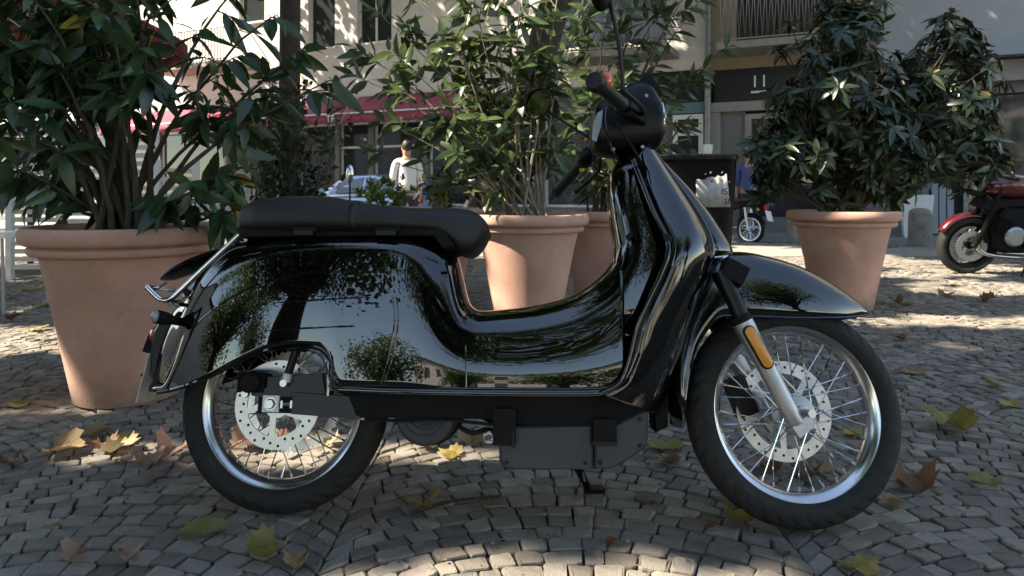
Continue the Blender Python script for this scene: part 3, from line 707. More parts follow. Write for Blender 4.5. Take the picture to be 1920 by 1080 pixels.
# ---- wheels
def wheel(name, ctr, steer, disc_s, hub_w=.045):
    R, rt = .280, .040
    xf = ST if steer else None
    def pt(mb, nm, m, par=None, sm=True, solid=0): return mb.build(nm, M[m], par, sm, xf, solid)
    hub = MB().lathe([(.0,-hub_w-.012),(.014,-hub_w-.012),(.016,-hub_w),(.040,-hub_w+.004),(.041,-hub_w+.010),(.024,-hub_w+.016),(.022,0),(.024,hub_w-.016),(.041,hub_w-.010),(.040,hub_w-.004),(.016,hub_w),(.0,hub_w)], 32, ctr, 'y')
    w = pt(hub, name, 'alu', sc)
    prof = []
    for k in range(33):
        a = rad(-138+276*k/32); r = R-rt+rt*math.cos(a)*(1.0 if math.cos(a) > 0 else .9); h = .041*math.sin(a)*(1.02)
        prof.append((r, h))
    def tread(i, j, r, h):
        ang = (j-16)/16*138
        if abs(ang) > 98: return r, h
        ph = i+abs(ang)*.10; cut = (ph % 6) < 1.25
        if 12 < abs(ang) < 78 and cut: return r-.0048*max(.3,math.cos(rad(ang))), h*.93
        if 8 < abs(ang) < 13: return r-.004, h
        return r, h
    pt(MB().lathe(prof, 240, ctr, 'y', mod=tread), 'tyre', 'rubber', w)
    for sg in (1,-1):
        pt(MB().lathe([(.2325,sg*.0385),(.2345,sg*.0395),(.2365,sg*.0385)], 96, ctr, 'y'), 'tyre_ridge', 'rubber', w)
    rim = MB().lathe([(.221,-.031),(.2245,-.0285),(.2245,-.0255),(.219,-.0235),(.208,-.0215),(.2015,-.016),(.1985,-.008),(.1975,0),(.1985,.008),(.2015,.016),(.208,.0215),(.219,.0235),(.2245,.0255),(.2245,.0285),(.221,.031),(.2165,.0305),(.2115,.0285),(.2065,.0245),(.1955,.017),(.1925,.008),(.1915,0),(.1925,-.008),(.1955,-.017),(.2065,-.0245),(.2115,-.0285),(.2165,-.0305)], 128, ctr, 'y', closedprof=True)
    pt(rim, 'rim', 'rimsteel', w)
    for i in range(36):
        a = 2*math.pi*i/36; side = 1 if i % 2 else -1; off = rad(52)*(1 if (i//2) % 2 else -1)
        p0 = ctr+Vector((.037*math.cos(a+off), side*(hub_w-.007), .037*math.sin(a+off))); p1 = ctr+Vector((.194*math.cos(a), side*.004, .194*math.sin(a)))
        pt(MB().tube([p0,p1], .0017, 6), 'spoke', 'chrome', w)
        pt(MB().tube([p0.lerp(p1,.93),p1], .0032, 6), 'nipple', 'steel', w)
    return w
def disc(par, ctr, s, r1, r0, steer, arms=5, m='disc', teeth=0, hole=True):
    xf = ST if steer else None; c = ctr+Vector((0,-s,0)); t = .0022
    n = 180; mb = MB()
    def md(i, j, r, h):
        if teeth and r > r1-.001: return r+(.006 if (i*teeth//n*2+ (i*teeth*2//n)) % 2 else 0), h
        return r, h
    mb.lathe([(r0,-t),(r1,-t),(r1,t),(r0,t)], n, c, 'y', mod=md if teeth else None, closedprof=True)
    d = mb.build('brake_disc' if not teeth else 'sprocket', M[m], par, True, xf)
    for i in range(arms):
        a = 2*math.pi*i/arms+.5
        p0 = c+Vector((.02*math.cos(a),0,.02*math.sin(a))); p1 = c+Vector(((r0+.004)*math.cos(a+.35),0,(r0+.004)*math.sin(a+.35)))
        mid = p0.lerp(p1,.5); ln = (p1-p0).length; an = math.atan2((p1-p0).z,(p1-p0).x)
        MB().box(mid, (ln,.0036,.016), Matrix.Rotation(-an,3,'Y')).build('disc_arm', M[m], d, True, xf)
    MB().lathe([(.016,-t*.8),(.034,-t*.8),(.034,t*.8),(.016,t*.8)], 36, c, 'y', closedprof=True).build('disc_carrier', M[m], d, True, xf)
    if hole:
        for i in range(30):
            a = 2*math.pi*i/30; rr = r0+(r1-r0)*(.28,.5,.72)[i%3]
            q_ = c+Vector((rr*math.cos(a),-t-.0004,rr*math.sin(a)))
            MB().lathe([(0,0),(.0036,0),(.0036,.0004),(0,.0004)], 10, q_, 'y').build('disc_hole', M['matte'], d, True, xf)
    return d
rc = Vector((-.012,0,.280)); rw = wheel('rear_wheel', rc, False, .06)
fc = T(1487,782,0); fc = Vector((fc.x,0,.279)); fw = wheel('front_wheel', fc, True, -.055)
disc(rw, rc, .062, .112, .080, False)
disc(rw, rc, -.060, .132, .112, False, 6, 'steel', teeth=52, hole=False)
disc(fw, fc, -.052, .128, .096, True, 5)
# rear axle block, swing arm, shock, caliper
ac = rc+Vector((0,-.098,0))
a, b = B(530,757,.10), B(690,762,.10)
sa = part(MB().box(B(615,760,.105), ((b-a).length*.80,.028,.052), Matrix.Rotation(rad(3),3,'Y')), 'swing_arm', 'arm')
part(MB().box(B(520,757,.100), (.095,.014,.044)), 'dropout_plate', 'matte', sa)
part(MB().box(B(508,757,.112), (.042,.006,.040)), 'axle_plate', 'white', sa)
part(MB().lathe([(0,-.012),(.011,-.012),(.013,-.009),(.013,0),(0,0)], 6, B(508,757,.115), 'y'), 'axle_nut', 'steel', sa)
part(MB().lathe([(.013,-.004),(.0165,-.004),(.0165,0),(.013,0)], 24, B(508,757,.115), 'y'), 'washer', 'steel', sa)
part(MB().tube([B(528,758,.114),B(548,758,.114)], .0045, 8), 'chain_adjuster', 'steel', sa)
for x in (529,547): part(MB().box(B(x,758,.114), (.005,.01,.018)), 'chain_adjuster', 'steel', sa)
q = [B(x,y,.108) for x,y in ((500,706),(606,700),(612,742),(500,746),(470,742),(470,732),(498,728))]
part(MB().prism([(p.x,p.z) for p in q], -.108, -.09, .003), 'caliper_bracket', 'arm', sa)
cl = part(MB().lathe([(0,-.03),(.02,-.03),(.026,-.024),(.027,.02),(0,.02)], 24, B(474,716,.105), 'y'), 'brake_caliper', 'matte')
part(MB().box(B(478,716,.085), (.07,.05,.05)), 'caliper_body', 'matte', cl)
for x,y in ((462,738),(534,718)):
    part(MB().lathe([(0,-.012),(.009,-.012),(.010,-.009),(.010,0),(0,0)], 16, B(x,y,.115), 'y'), 'bolt', 'steel', sa)
part(MB().tube(smooth([B(x,y,.1) for x,y in ((440,694),(458,698),(490,696),(520,700),(560,706),(600,700),(640,680))], 5), .004, 8), 'brake_hose', 'steel', cl)
sh = part(MB().tube([B(536,714,.112),B(556,655,.112)], .0105, 14), 'shock_absorber', 'satin')
part(MB().tube([B(536,716,.112),B(540,700,.112)], .015, 14), 'shock_eye', 'alu', sh)
part(MB().tube([B(556,655,.1),B(572,610,.1)], .026, 16), 'shock_spring', 'matte', sh)
part(MB().tube([B(615,742,.12),B(618,660,.12)], .004, 8), 'stay', 'chrome')
part(MB().tube([B(684,784,.095),B(650,776,.10)], [.006,.012], 8), 'pivot_cone', 'steel', sa)
far_arm = rc+Vector((.14,.1,.0)); part(MB().box(far_arm, (.34,.026,.05)), 'swing_arm', 'arm')
# ---- leg shield, knee panel, nose
ER = [(1188,300,.085),(1203,340,.125),(1226,398,.165),(1250,447,.195),(1252,478,.205),(1238,520,.206),(1214,570,.204),(1194,620,.200),(1182,672,.194),(1164,716,.186),(1124,738,.178)]
CR = [(1216,270),(1243,312),(1278,366),(1310,420),(1330,470),(1322,520),(1306,570),(1288,620),(1268,680),(1248,735),(1232,775)]
E_ = smooth([B(x,y,s) for x,y,s in ER], 5); C_ = smooth([B(x,y,0) for x,y in CR], 5)
rows = []
for e, c in zip(E_, C_):
    r = []
    for k in range(33):
        th = math.pi*(k/32-.5); w_ = math.cos(th)**.75
        r.append(Vector((e.x+(c.x-e.x)*w_, e.y*-math.sin(th)*-1, e.z+(c.z-e.z)*w_)))
    rows.append(r)
shield = part(MB().grid(rows), 'leg_shield', 'paint', solid=.004)
for sg in (1,-1):
    part(MB().tube([Vector((p.x,p.y*sg,p.z)) for p in E_], .0065, 10), 'shield_edge', 'paint', shield)
    part(MB().tube([Vector((p.x+.016,p.y*sg*1.0-.004*sg,p.z)) for p in E_[4:]], .0018, 6), 'shield_trim', 'paint', shield)
for fr_, r_ in ((.42,.0075),(.70,.005)):
    for sg in (1,-1):
        ln = []
        for e, c in list(zip(E_, C_))[2:24]:
            th = math.asin(1-fr_); w_ = math.cos(th)**.75
            ln.append(Vector((e.x+(c.x-e.x)*w_+.001, e.y*math.sin(th)*sg, e.z+(c.z-e.z)*w_)))
        part(MB().tube(ln, [.001]+[r_*min(1,.4+i/14) for i in range(len(ln)-2)]+[.001], 10), 'pressed_ridge', 'paint', shield)
# inner liner behind the shield
IN = [(1160,300,1214,.060),(1140,334,1226,.080),(1140,380,1240,.100),(1144,425,1255,.115),(1150,465,1262,.125),(1146,500,1252,.13),(1120,540,1240,.13),(1100,580,1225,.13),(1090,630,1210,.13)]
rows = []
for x0,y,x1,w_ in IN:
    a = B(x0,y,0); b_ = B(x1,y,0); r = []
    for k in range(29):
        th = math.pi*k/28; cc, s_ = math.cos(th), math.sin(th)
        r.append(Vector((b_.x+(a.x-b_.x)*(s_**.45), w_*math.copysign(abs(cc)**.6,cc), (a.z+b_.z)/2)))
    rows.append(r)
mb = MB().grid([[Vector(p) for p in r] for r in rows]); part(mb, 'knee_panel', 'paint', solid=.003)
for s in (.05,-.05): part(MB().tube([B(1186,440,s+.08),B(1176,448,s+.08)], .009, 10), 'bag_hook', 'satin')
part(MB().lathe([(0,-.004),(.010,-.004),(.012,0),(0,0)], 16, B(1252,447,.20), 'y'), 'shield_bolt', 'satin', shield)
NS = [(1226,284,.012),(1262,322,.022),(1296,358,.034),(1332,404,.044),(1358,444,.050),(1372,470,.048),(1370,482,.040)]
rows = []
NB = [(1214,300),(1240,340),(1266,384),(1288,424),(1302,455),(1308,478),(1312,490)]
for (x,y,w_), (bx,by) in zip(NS, NB):
    a = B(x,y,0); b_ = B(bx,by,0); r = []
    for k in range(21):
        th = math.pi*k/20; cc, s_ = math.cos(th), math.sin(th); r.append(Vector((b_.x+(a.x-b_.x)*s_**.8, w_*1.25*cc, b_.z+(a.z-b_.z)*s_**.8)))
    rows.append(r)
mb = MB().grid([r for r in [smooth([rw_[k] for rw_ in rows], 5) for k in range(21)]]); nose = part(mb, 'nose_cover', 'paint', solid=.003)
bot = [Vector(p) for p in rows[-1]]; part(MB().tube(bot, .005, 8), 'nose_rim', 'chrome', nose)
mb = MB(); cc_ = sum(bot, Vector())/len(bot); mb.add(bot+[cc_+Vector((0,0,-.01))], [(i,i+1,len(bot)) for i in range(len(bot)-1)]); part(mb, 'nose_bottom', 'paint', nose)
# ---- fork, fender, front caliper
def lateral(p, s): return Vector((p.x,-s,p.z))
ft, fb = T(1350,508,.085), T(1392,604,.085); fe = T(1494,796,.085)
for s in (.085,-.085):
    f_ = part(MB().tube([lateral(ft,s),lateral(fb,s)], .0235, 18), 'fork_leg', 'satin', steer=True)
    d_ = (lateral(fe,s)-lateral(fb,s)).normalized()
    part(MB().tube([lateral(fb,s)-d_*.018,lateral(fb,s)], [.027,.027], 18), 'fork_seal', 'matte', f_, steer=True)
    L_ = (fe-fb).length
    part(MB().tube([lateral(fb,s),lateral(fb,s)+d_*.02,lateral(fb,s)+d_*.06,lateral(fb,s)+d_*(L_-.05),lateral(fb,s)+d_*(L_-.012),lateral(fe,s)], [.0275,.0270,.0235,.0215,.0210,.0165], 20), 'fork_slider', 'alu', f_, steer=True)
    part(MB().box(lateral(fe,s)+Vector((.012,0,-.004)), (.05,.026,.03), Matrix.Rotation(rad(-35),3,'Y')), 'axle_clamp', 'alu', f_, steer=True)
    part(MB().lathe([(0,-.004),(.011,-.004),(.011,.004),(0,.004)], 6, Vector((fc.x,-s-.020*(1 if s>0 else -1),fc.z)), 'y'), 'axle_nut', 'steel', f_, steer=True)
part(MB().tube([Vector((fc.x,-.1,fc.z)),Vector((fc.x,.1,fc.z))], .009, 12), 'axle', 'steel', steer=True)
# amber reflector on the near fork leg
ra, rb = T(1405,622,.112), T(1438,680,.110); dv = (rb-ra).normalized(); nv = Vector((0,-1,0)); xv = dv.cross(nv).normalized()
def stadium(L_, w_, y): 
    c = (ra+rb)/2; out = []
    for k in range(24):
        a = 2*math.pi*k/24; out.append(c+xv*w_*math.cos(a)+dv*(w_*math.sin(a)+math.copysign(L_/2-w_,math.sin(a)))+nv*y)
    return out
def plateau(L_, w_, y0, y1, m, nm, par):
    mb = MB().grid([stadium(L_,w_,y0),stadium(L_,w_,y1),stadium(L_-.004,w_-.002,y1+.0015)], False, True); mb.f.append(tuple(48+k for k in range(24))); return part(mb, nm, m, par, steer=True)
RL = (rb-ra).length+.024
rf = plateau(RL+.008, .0165, -.004, .004, 'satin', 'reflector', None); plateau(RL, .0135, .003, .007, 'amber', 'reflector_lens', rf)
FCR = [(1626,584),(1600,564),(1560,536),(1500,503),(1440,484),(1385,474),(1335,482),(1296,520),(1266,580),(1250,640),(1246,700),(1254,752),(1274,802)]
FED = [(1622,590),(1600,594),(1560,596),(1500,596),(1440,594),(1392,593),(1350,594),(1326,618),(1306,650),(1294,690),(1288,730),(1284,764),(1280,800)]
FW = [.012,.038,.062,.078,.086,.090,.090,.088,.086,.084,.08,.072,.05]
CC = smooth([T(x,y,0) for x,y in FCR], 5); EE = smooth([T(x,y,w_) for (x,y), w_ in zip(FED,FW)], 5)
rows = []
for c, e in zip(CC, EE):
    r = []
    for k in range(33):
        th = math.pi*(k/32-.5); q_ = 1-math.cos(th)**.8; r.append(Vector((c.x+(e.x-c.x)*q_, -abs(e.y)*math.sin(th)*-1*-1, c.z+(e.z-c.z)*q_)))
    rows.append(r)
fen = part(MB().grid(rows), 'front_fender', 'paint', steer=True, solid=.004)
for sg in (1,-1): part(MB().tube([Vector((p.x,p.y*sg,p.z)) for p in EE], .0035, 8), 'fender_edge', 'paint', fen, steer=True)
q = [T(x,y,.05) for x,y in ((1246,600),(1262,640),(1264,720),(1262,800),(1240,812),(1234,740),(1232,660))]
part(MB().prism([(p.x,p.z) for p in q], -.06, .06, .004), 'mud_flap', 'matte')
part(MB().tube([T(1300,430,0),T(1350,530,0)], .036, 18), 'steering_head', 'matte', steer=True)
part(MB().box(T(1352,520,0), (.06,.22,.05), Matrix.Rotation(rad(28),3,'Y')), 'fork_crown', 'matte', steer=True)
fcal = part(MB().box(fc+Vector((-.11,.068,.035)), (.05,.05,.10), Matrix.Rotation(rad(-20),3,'Y')), 'brake_caliper', 'satin', steer=True)
part(MB().box(fc+Vector((-.05,.085,.03)), (.11,.012,.04), Matrix.Rotation(rad(-25),3,'Y')), 'caliper_arm', 'alu', fcal, steer=True)
part(MB().tube(smooth([lateral(T(1390,600,0),-.10),lateral(T(1370,660,0),-.11),fc+Vector((-.10,.09,.10))],6), .004, 8), 'brake_hose', 'satin', fcal, steer=True)
# ---- headset cowl, lamp, bars, levers, mirrors
HP = [(1108,232,268,.040),(1114,206,284,.062),(1134,190,292,.070),(1162,174,294,.076),(1190,162,292,.078),(1212,164,288,.077),(1228,186,282,.074),(1237,206,270,.066)]
rows = []
for x,yt,yb,w_ in HP:
    t_, b_ = T(x,yt,0), T(x,yb,0); zc = (t_.z+b_.z)/2; hh = (t_.z-b_.z)/2; r = []
    for k in range(28):
        a = 2*math.pi*k/28; c, s_ = math.cos(a), math.sin(a); zz = math.copysign(abs(s_)**.62,s_)
        r.append(Vector(((t_.x+b_.x)/2+.012*zz*0, w_*(1-.22*max(0,-zz)-.10*max(0,zz))*math.copysign(abs(c)**.55,c), zc+hh*zz)))
    rows.append(r)
cols = [smooth([r[k] for r in rows], 4) for k in range(28)]; rows = [[c[i] for c in cols] for i in range(len(cols[0]))]
mb = MB().grid(rows, False, True); nn = len(rows)-1; mb.f.append(tuple(range(28))); mb.f.append(tuple(nn*28+k for k in range(28)))
cowl = part(mb, 'headset_cowl', 'satin', steer=True)
part(MB().tube([T(x,y,.0760) for x,y in ((1136,200),(1134,225),(1140,262),(1152,288))], .0018, 6), 'cowl_seam', 'paint', cowl, steer=True)
for x,y in ((1150,280),(1205,276),(1212,180)): part(MB().lathe([(0,-.003),(.005,-.003),(.006,0),(0,0)], 10, T(x,y,.072), 'y'), 'cowl_screw', 'steel', cowl, steer=True)
hc = T(1232,232,0); fwd = Vector((1,0,0))
part(MB().lathe([(.060,-.02),(.068,-.01),(.070,.004),(.062,.010)], 32, hc, 'x'), 'headlamp_ring', 'chrome', cowl, steer=True)
part(MB().lathe([(0,.018),(.03,.014),(.05,.006),(.061,-.002)], 32, hc, 'x'), 'headlamp_lens', 'lens', cowl, steer=True)
q = [T(x,y,0) for x,y in ((1186,170),(1202,148),(1212,150),(1236,190),(1226,196),(1206,168))]
part(MB().prism([(p.x,p.z) for p in q], -.05, .05, .004), 'instrument_visor', 'satin', cowl, steer=True)
part(MB().prism([(p.x,p.z) for p in [T(x,y,.064) for x,y in ((1112,232),(1120,212),(1130,206),(1128,236),(1118,266),(1110,262))]], -.066, -.062, .001), 'side_panel', 'alu', cowl, steer=True)
gn0, gn1 = T(1196,222,.10), T(1122,158,.345)
gf0, gf1 = T(1130,262,-.10), T(1046,356,-.355)
for nm, g0, g1, lens in (('near', gn0, gn1, True), ('far', gf0, gf1, False)):
    d_ = (g1-g0).normalized(); L_ = (g1-g0).length
    hb_ = part(MB().tube([g0-d_*.04,g1], .0115, 12), 'handlebar', 'satin', steer=True)
    pts = [g0+d_*(L_*.42), g0+d_*(L_*.44)]+[g0+d_*(L_*(.46+.5*i/14)) for i in range(15)]+[g1]
    rr = [.014,.0185]+[.0175 if i % 2 else .0165 for i in range(15)]+[.0175]
    part(MB().tube(pts, rr, 18), 'grip', 'grip', hb_, steer=True)
    part(MB().tube([g0+d_*(L_*.20),g0+d_*(L_*.24),g0+d_*(L_*.40),g0+d_*(L_*.42)], [.018,.025,.025,.020], 14), 'switch_housing', 'satin', hb_, steer=True)
    if lens:
        part(MB().tube([g1-d_*.004,g1+d_*.004,g1+d_*.020,g1+d_*.030,g1+d_*.034], [.019,.0245,.0245,.020,.008], 20), 'bar_end_signal', 'grip', hb_, steer=True)
        part(MB().ball(g1+d_*.004+Vector((.019,-.004,.010)), (.014,.012,.020)), 'signal_lens', 'orange', hb_, steer=True)
    else:
        part(MB().tube([g1-d_*.004,g1+d_*.004,g1+d_*.014,g1+d_*.018], [.018,.021,.020,.010], 18), 'bar_end_cap', 'grip', hb_, steer=True)
        part(MB().ball(T(1091,318,-.22), .009, 12, 8), 'horn_button', 'yellow', hb_, steer=True)
        part(MB().ball(T(1099,262,-.18), .006, 10, 6), 'switch_button', 'amber', hb_, steer=True)
    up = Vector((.35,0,-.15))
    lv = [g0+d_*(L_*.26)+Vector((.03,0,-.01)), g0+d_*(L_*.5)+Vector((.06,0,-.015)), g0+d_*(L_*.95)+Vector((.055,0,-.012))]
    part(MB().tube(smooth(lv,5), [.007]*5+[.006]*5+[.0065], 10).ball(lv[-1], .0085, 10, 6), 'brake_lever', 'satin', hb_, steer=True)
mc = T(1011,196,-.36); ms0 = T(1108,262,-.17); ms1 = T(1034,214,-.345)
mi = part(MB().tube(smooth([ms0,ms0.lerp(ms1,.5),ms1,mc+Vector((.02,0,0))],5), .0048, 8), 'mirror', 'satin', steer=True)
rr_ = Matrix.Rotation(rad(-32),4,'Z')@Matrix.Rotation(rad(0),4,'Y')
def mirror_head(c, par, ang, R=.057):
    X4 = ST@Matrix.Translation(c)@Matrix.Rotation(ang,4,'Z')@Matrix.Rotation(rad(2),4,'Y')
    MB().lathe([(0,.020),(.03,.018),(.05,.008),(R,-.004),(R,-.010),(R-.005,-.012)], 36, (0,0,0), 'x').build('mirror_shell', M['satin'], par, True, X4)
    MB().lathe([(0,-.008),(R-.005,-.008)], 36, (0,0,0), 'x').build('mirror_glass', M['mirror'], par, True, X4)
mirror_head(mc, mi, rad(46))
nm1 = T(1148,24,.27); nm0 = T(1168,168,.20); mc2 = T(1126,-22,.31)
mi2 = part(MB().tube(smooth([nm0,nm0.lerp(nm1,.5)+Vector((.006,0,0)),nm1,mc2+Vector((.015,0,0))],5), .0058, 8), 'mirror', 'satin', steer=True)
mirror_head(mc2, mi2, rad(-35))
for pts in (((1140,205,.10),(1168,250,.14),(1200,300,.10),(1215,340,.06)), ((1110,280,-.12),(1120,320,-.1),(1160,330,-.06),(1180,300,-.03)), ((1150,285,.03),(1170,310,.04),(1196,300,.04))):
    part(MB().tube(smooth([T(*p_) for p_ in pts],6), .0035, 8), 'control_cable', 'matte', steer=True)
# ================================================================== TERRACOTTA POTS
potprof = [(.0,.0),(.185,.0),(.195,.006),(.200,.03),(.232,.20),(.262,.36),(.290,.50),(.309,.584),(.311,.590),(.322,.591),(.338,.594),(.346,.600),(.349,.610),(.348,.622),(.342,.628),(.336,.630),(.337,.633),(.356,.634),(.370,.640),(.377,.652),(.3785,.668),(.377,.688),(.368,.701),(.352,.703),(.335,.700),(.325,.690),(.315,.60),(.30,.56)]
pot_me = MB().lathe(potprof, 72).mesh('pot_wall', M['terra']); 
soil_mb = MB(); srows = [[Vector((r*.316*math.cos(a), r*.316*math.sin(a), .612+.022*(1-r*r)+random.gauss(0,.006))) for a in [2*math.pi*k/36 for k in range(36)]] for r in (0.001,.25,.5,.75,1)]
soil_me = soil_mb.grid(srows, False, True).mesh('soil', M['soil'])
POTS = {}
def pot(key, px, Y, label, sc_=1.0):
    X = (px-960)/FPX*Y; t = thing('plant_pot', label, 'plant pot', (X,Y,.0), (0,0,random.uniform(0,6)), 'terracotta pots on the square'); t.scale = (sc_,)*3
    mobj('pot_wall', pot_me, t); mobj('soil', soil_me, t); POTS[key] = Vector((X,Y,.62*sc_)); return t
pot('L', 240, 2.86, 'large terracotta pot behind the scooter tail, nearest to the viewer')
pot('M', 990, 4.32, 'terracotta pot seen through the step-through, half of it sunlit')
pot('R', 1580, 4.98, 'terracotta pot standing behind the front fender, with a dense shrub')
pot('MR', 1132, 5.05, 'shaded terracotta pot just right of the one in the step-through')
pot('S', 822, 5.75, 'terracotta pot whose rim peeps over the seat front')
pot('B', 722, 6.0, 'terracotta pot hidden behind the seat, holding a low bright bush')

# ================================================================== SHRUBS
def leaf_mesh(name, L_, w_, m, fold=.25, curl=.18, droop=0):
    mb = MB(); ts = (0,.12,.32,.58,.82,1.0); ww = (.06,.55,.98,.92,.5,.02); rows = []
    for t, k in zip(ts, ww):
        hw = w_/2*k; z = -curl*L_*t*t
        rows.append([(t*L_, -hw, z+hw*fold), (t*L_, 0, z), (t*L_, hw, z+hw*fold)])
    mb.grid(rows); mb.tube([(-.10*L_,0,.0),(0,0,0)], .0016, 4, caps=False)
    me = mb.mesh(name, m); me.polygons.foreach_set('use_smooth', [True]*len(me.polygons)); return me
def leaf_rot(d, up, roll):
    d = d.normalized(); y = up.cross(d)
    y = y.normalized() if y.length > 1e-4 else d.orthogonal().normalized()
    z = d.cross(y); R = Matrix((d,y,z)).transposed(); return R@Matrix.Rotation(roll,3,'X')
def rv(s=1.0): return Vector((random.gauss(0,s),random.gauss(0,s),random.gauss(0,s)))
def finish_leaves(root, base, leaves, metas, name='leaf', nmax=300):
    """leaves: (pos, rot3, scale, mesh index); the ones that show largest become parts, the rest one mass"""
    def score(l):
        x, y = toscreen(l[0]); inside = -30 < x < 1950 and -30 < y < 1000
        return (l[2]/l[0].y if inside else -1)
    leaves = sorted(leaves, key=score, reverse=True)
    for pos, R, s_, k in leaves[:nmax]:
        o = mobj(name, metas[k], root); o.matrix_local = Matrix.Translation(pos-base)@R.to_4x4()@Matrix.Scale(s_,4)
    rest = leaves[nmax:]
    if rest:
        vs, fs, mi = [], [], []; mats = []
        for pos, R, s_, k in rest:
            me = metas[k]; m_ = me.materials[0]
            if m_ not in mats: mats.append(m_)
            b = len(vs); vs += [tuple(pos-base+R@(v.co*s_)) for v in me.vertices]
            for p_ in me.polygons: fs.append(tuple(i+b for i in p_.vertices)); mi.append(mats.index(m_))
        me = bpy.data.meshes.new('foliage'); me.from_pydata(vs, [], fs)
        for m_ in mats: me.materials.append(m_)
        me.polygons.foreach_set('material_index', mi); me.polygons.foreach_set('use_smooth', [True]*len(fs))
        prop(mobj('foliage', me, root), kind='stuff')
def stem_path(b, tip, bow=.25, n=10):
    d = tip-b; c = b+Vector((d.x*.28,d.y*.28,d.z*.62))+rv(.03)*d.length
    return [b*(1-t)**2+c*2*t*(1-t)+tip*t*t+rv(.004) for t in [i/n for i in range(n+1)]]
def shrub(name, label, base, tips, lmes, stem_m, r0=.012, twigs=5, twl=.22, nleaf=6, lsc=(.8,1.15), start=.3, droop=.35, spread=.07, yellow=None, updir=.5, twr=.0022):
    root = thing(name, label, 'shrub', base); leaves = []
    for tip in tips:
        b = base+Vector((random.uniform(-spread,spread),random.uniform(-spread,spread),-.03)); path = stem_path(b, tip); N = len(path)-1
        rr = [r0*(1-.78*i/N)*random.uniform(.9,1.1) for i in range(N+1)]
        mb = MB().tube([p_-base for p_ in path], rr, 7)
        for k in range(twigs+1):
            t = 1.0 if k == twigs else random.uniform(start, .97); i = min(int(t*N), N-1); p0 = path[i].lerp(path[i+1], t*N-i)
            sd = (path[i+1]-path[i]).normalized()
            if k == twigs: d = sd+rv(.15)
            else: d = sd*.5+rv(.55)+Vector((0,0,.25))
            d.normalize(); L_ = twl*random.uniform(.5,1.2)*(1.15-.5*t if k < twigs else .7); q1 = p0+d*L_+Vector((0,0,-.12*L_))
            pm_ = p0.lerp(q1,.5)+Vector((0,0,.06*L_)); mb.tube([p0-base,pm_-base,q1-base], [twr*1.5,twr*1.2,twr*.6], 5)
            n = max(3, int(nleaf*random.uniform(.7,1.3)))
            for j in range(n):
                f = (j+.6)/n; f = .15+.85*f; pp = p0.lerp(pm_, f*2) if f < .5 else pm_.lerp(q1, f*2-1)
                ang = j*2.4+random.uniform(-.4,.4); o1 = d.orthogonal().normalized(); o2 = d.cross(o1)
                side = o1*math.cos(ang)+o2*math.sin(ang)
                ld = d*(.45+.5*f)+side*.75+Vector((0,0,-droop*random.uniform(.3,1.4)))
                upv = Vector((0,0,1))*updir+Vector((0,-.25,0))+rv(.35)
                sz = random.uniform(*lsc)*(1-.25*(j == n-1)); ki = random.randrange(len(lmes)-1) if yellow else random.randrange(len(lmes))
                if yellow and random.random() < yellow: ki = len(lmes)-1
                leaves.append((pp, leaf_rot(ld, upv, random.gauss(0,.35)), sz, ki))
        mb.build('stem', stem_m, root)
    finish_leaves(root, base, leaves, lmes); return root
lmA = [leaf_mesh('leaf', .150, .050, M['leafA'], .25, .22), leaf_mesh('leaf', .138, .052, M['leafA'], .35, .10), leaf_mesh('leaf', .162, .048, M['leafA'], .2, .32), leaf_mesh('leaf', .13, .05, M['leafY'], .2, .2)]
lmB = [leaf_mesh('leaf', .165, .050, M['leafB'], .3, .22), leaf_mesh('leaf', .145, .054, M['leafB'], .35, .10), leaf_mesh('leaf', .175, .046, M['leafB'], .2, .35)]
lmC = [leaf_mesh('leaf', .145, .042, M['leafC'], .3, .15), leaf_mesh('leaf', .130, .046, M['leafC'], .25, .28), leaf_mesh('leaf', .155, .040, M['leafC'], .2, .22), leaf_mesh('leaf', .11, .035, M['leafY'], .2, .2)]
def tipsat(lst, Y, dy): return [P(x, y, Y+random.uniform(-dy,dy)) for x, y in lst]
random.seed(11)
shrub('laurel_shrub', 'tall dark laurel with thick stems in the large left pot', POTS['L'],
      tipsat([(-50,20),(-20,-60),(40,40),(80,-50),(120,60),(160,-40),(205,50),(250,-70),(310,-30),(440,-20),(490,40),(545,110),(585,165),(30,170),(-20,130),(30,320),(50,270),(75,365),(130,345),(440,320),(450,392),(400,350),(170,150),(270,110),(100,110),(460,200),(10,210),(-40,200),(0,90),(60,110),(140,0),(30,-20),(200,90),(60,180),(-10,30),(70,0),(20,130),(110,30),(180,20)], 2.86, .30),
      lmA, M['stem'], r0=.015, twigs=5, twl=.19, nleaf=6, lsc=(.6,1.2), start=.62, droop=.95, spread=.10, yellow=.006)
shrub('oleander_shrub', 'bright airy laurel with many slim pale stems in the middle pot', POTS['M'],
      tipsat([(690,105),(722,40),(700,160),(755,-30),(795,95),(835,20),(880,-45),(925,60),(975,-25),(1015,60),(1050,-40),(1085,40),(780,190),(745,240),(730,300),(825,255),(895,190),(955,150),(1000,235),(1055,170),(870,300),(770,130),(850,130),(940,-40),(1000,130),(910,270),(1040,290),(960,290),(800,10)], 4.32, .34),
      lmB, M['stemL'], r0=.010, twigs=5, twl=.24, nleaf=6, start=.38, droop=.45, spread=.12)
shrub('oleander_shrub', 'airy laurel rising behind the handlebars from the shaded pot', POTS['MR'],
      tipsat([(1105,60),(1150,-20),(1180,40),(1240,70),(1295,25),(1335,110),(1285,180),(1220,140),(1150,170),(1265,255),(1225,225),(1080,250),(1160,300),(1200,-30),(1300,-30),(1110,180),(1250,0),(1190,260),(1100,330)], 5.05, .34),
      lmB, M['stem'], r0=.010, twigs=5, twl=.26, nleaf=6, start=.4, droop=.5, spread=.12)
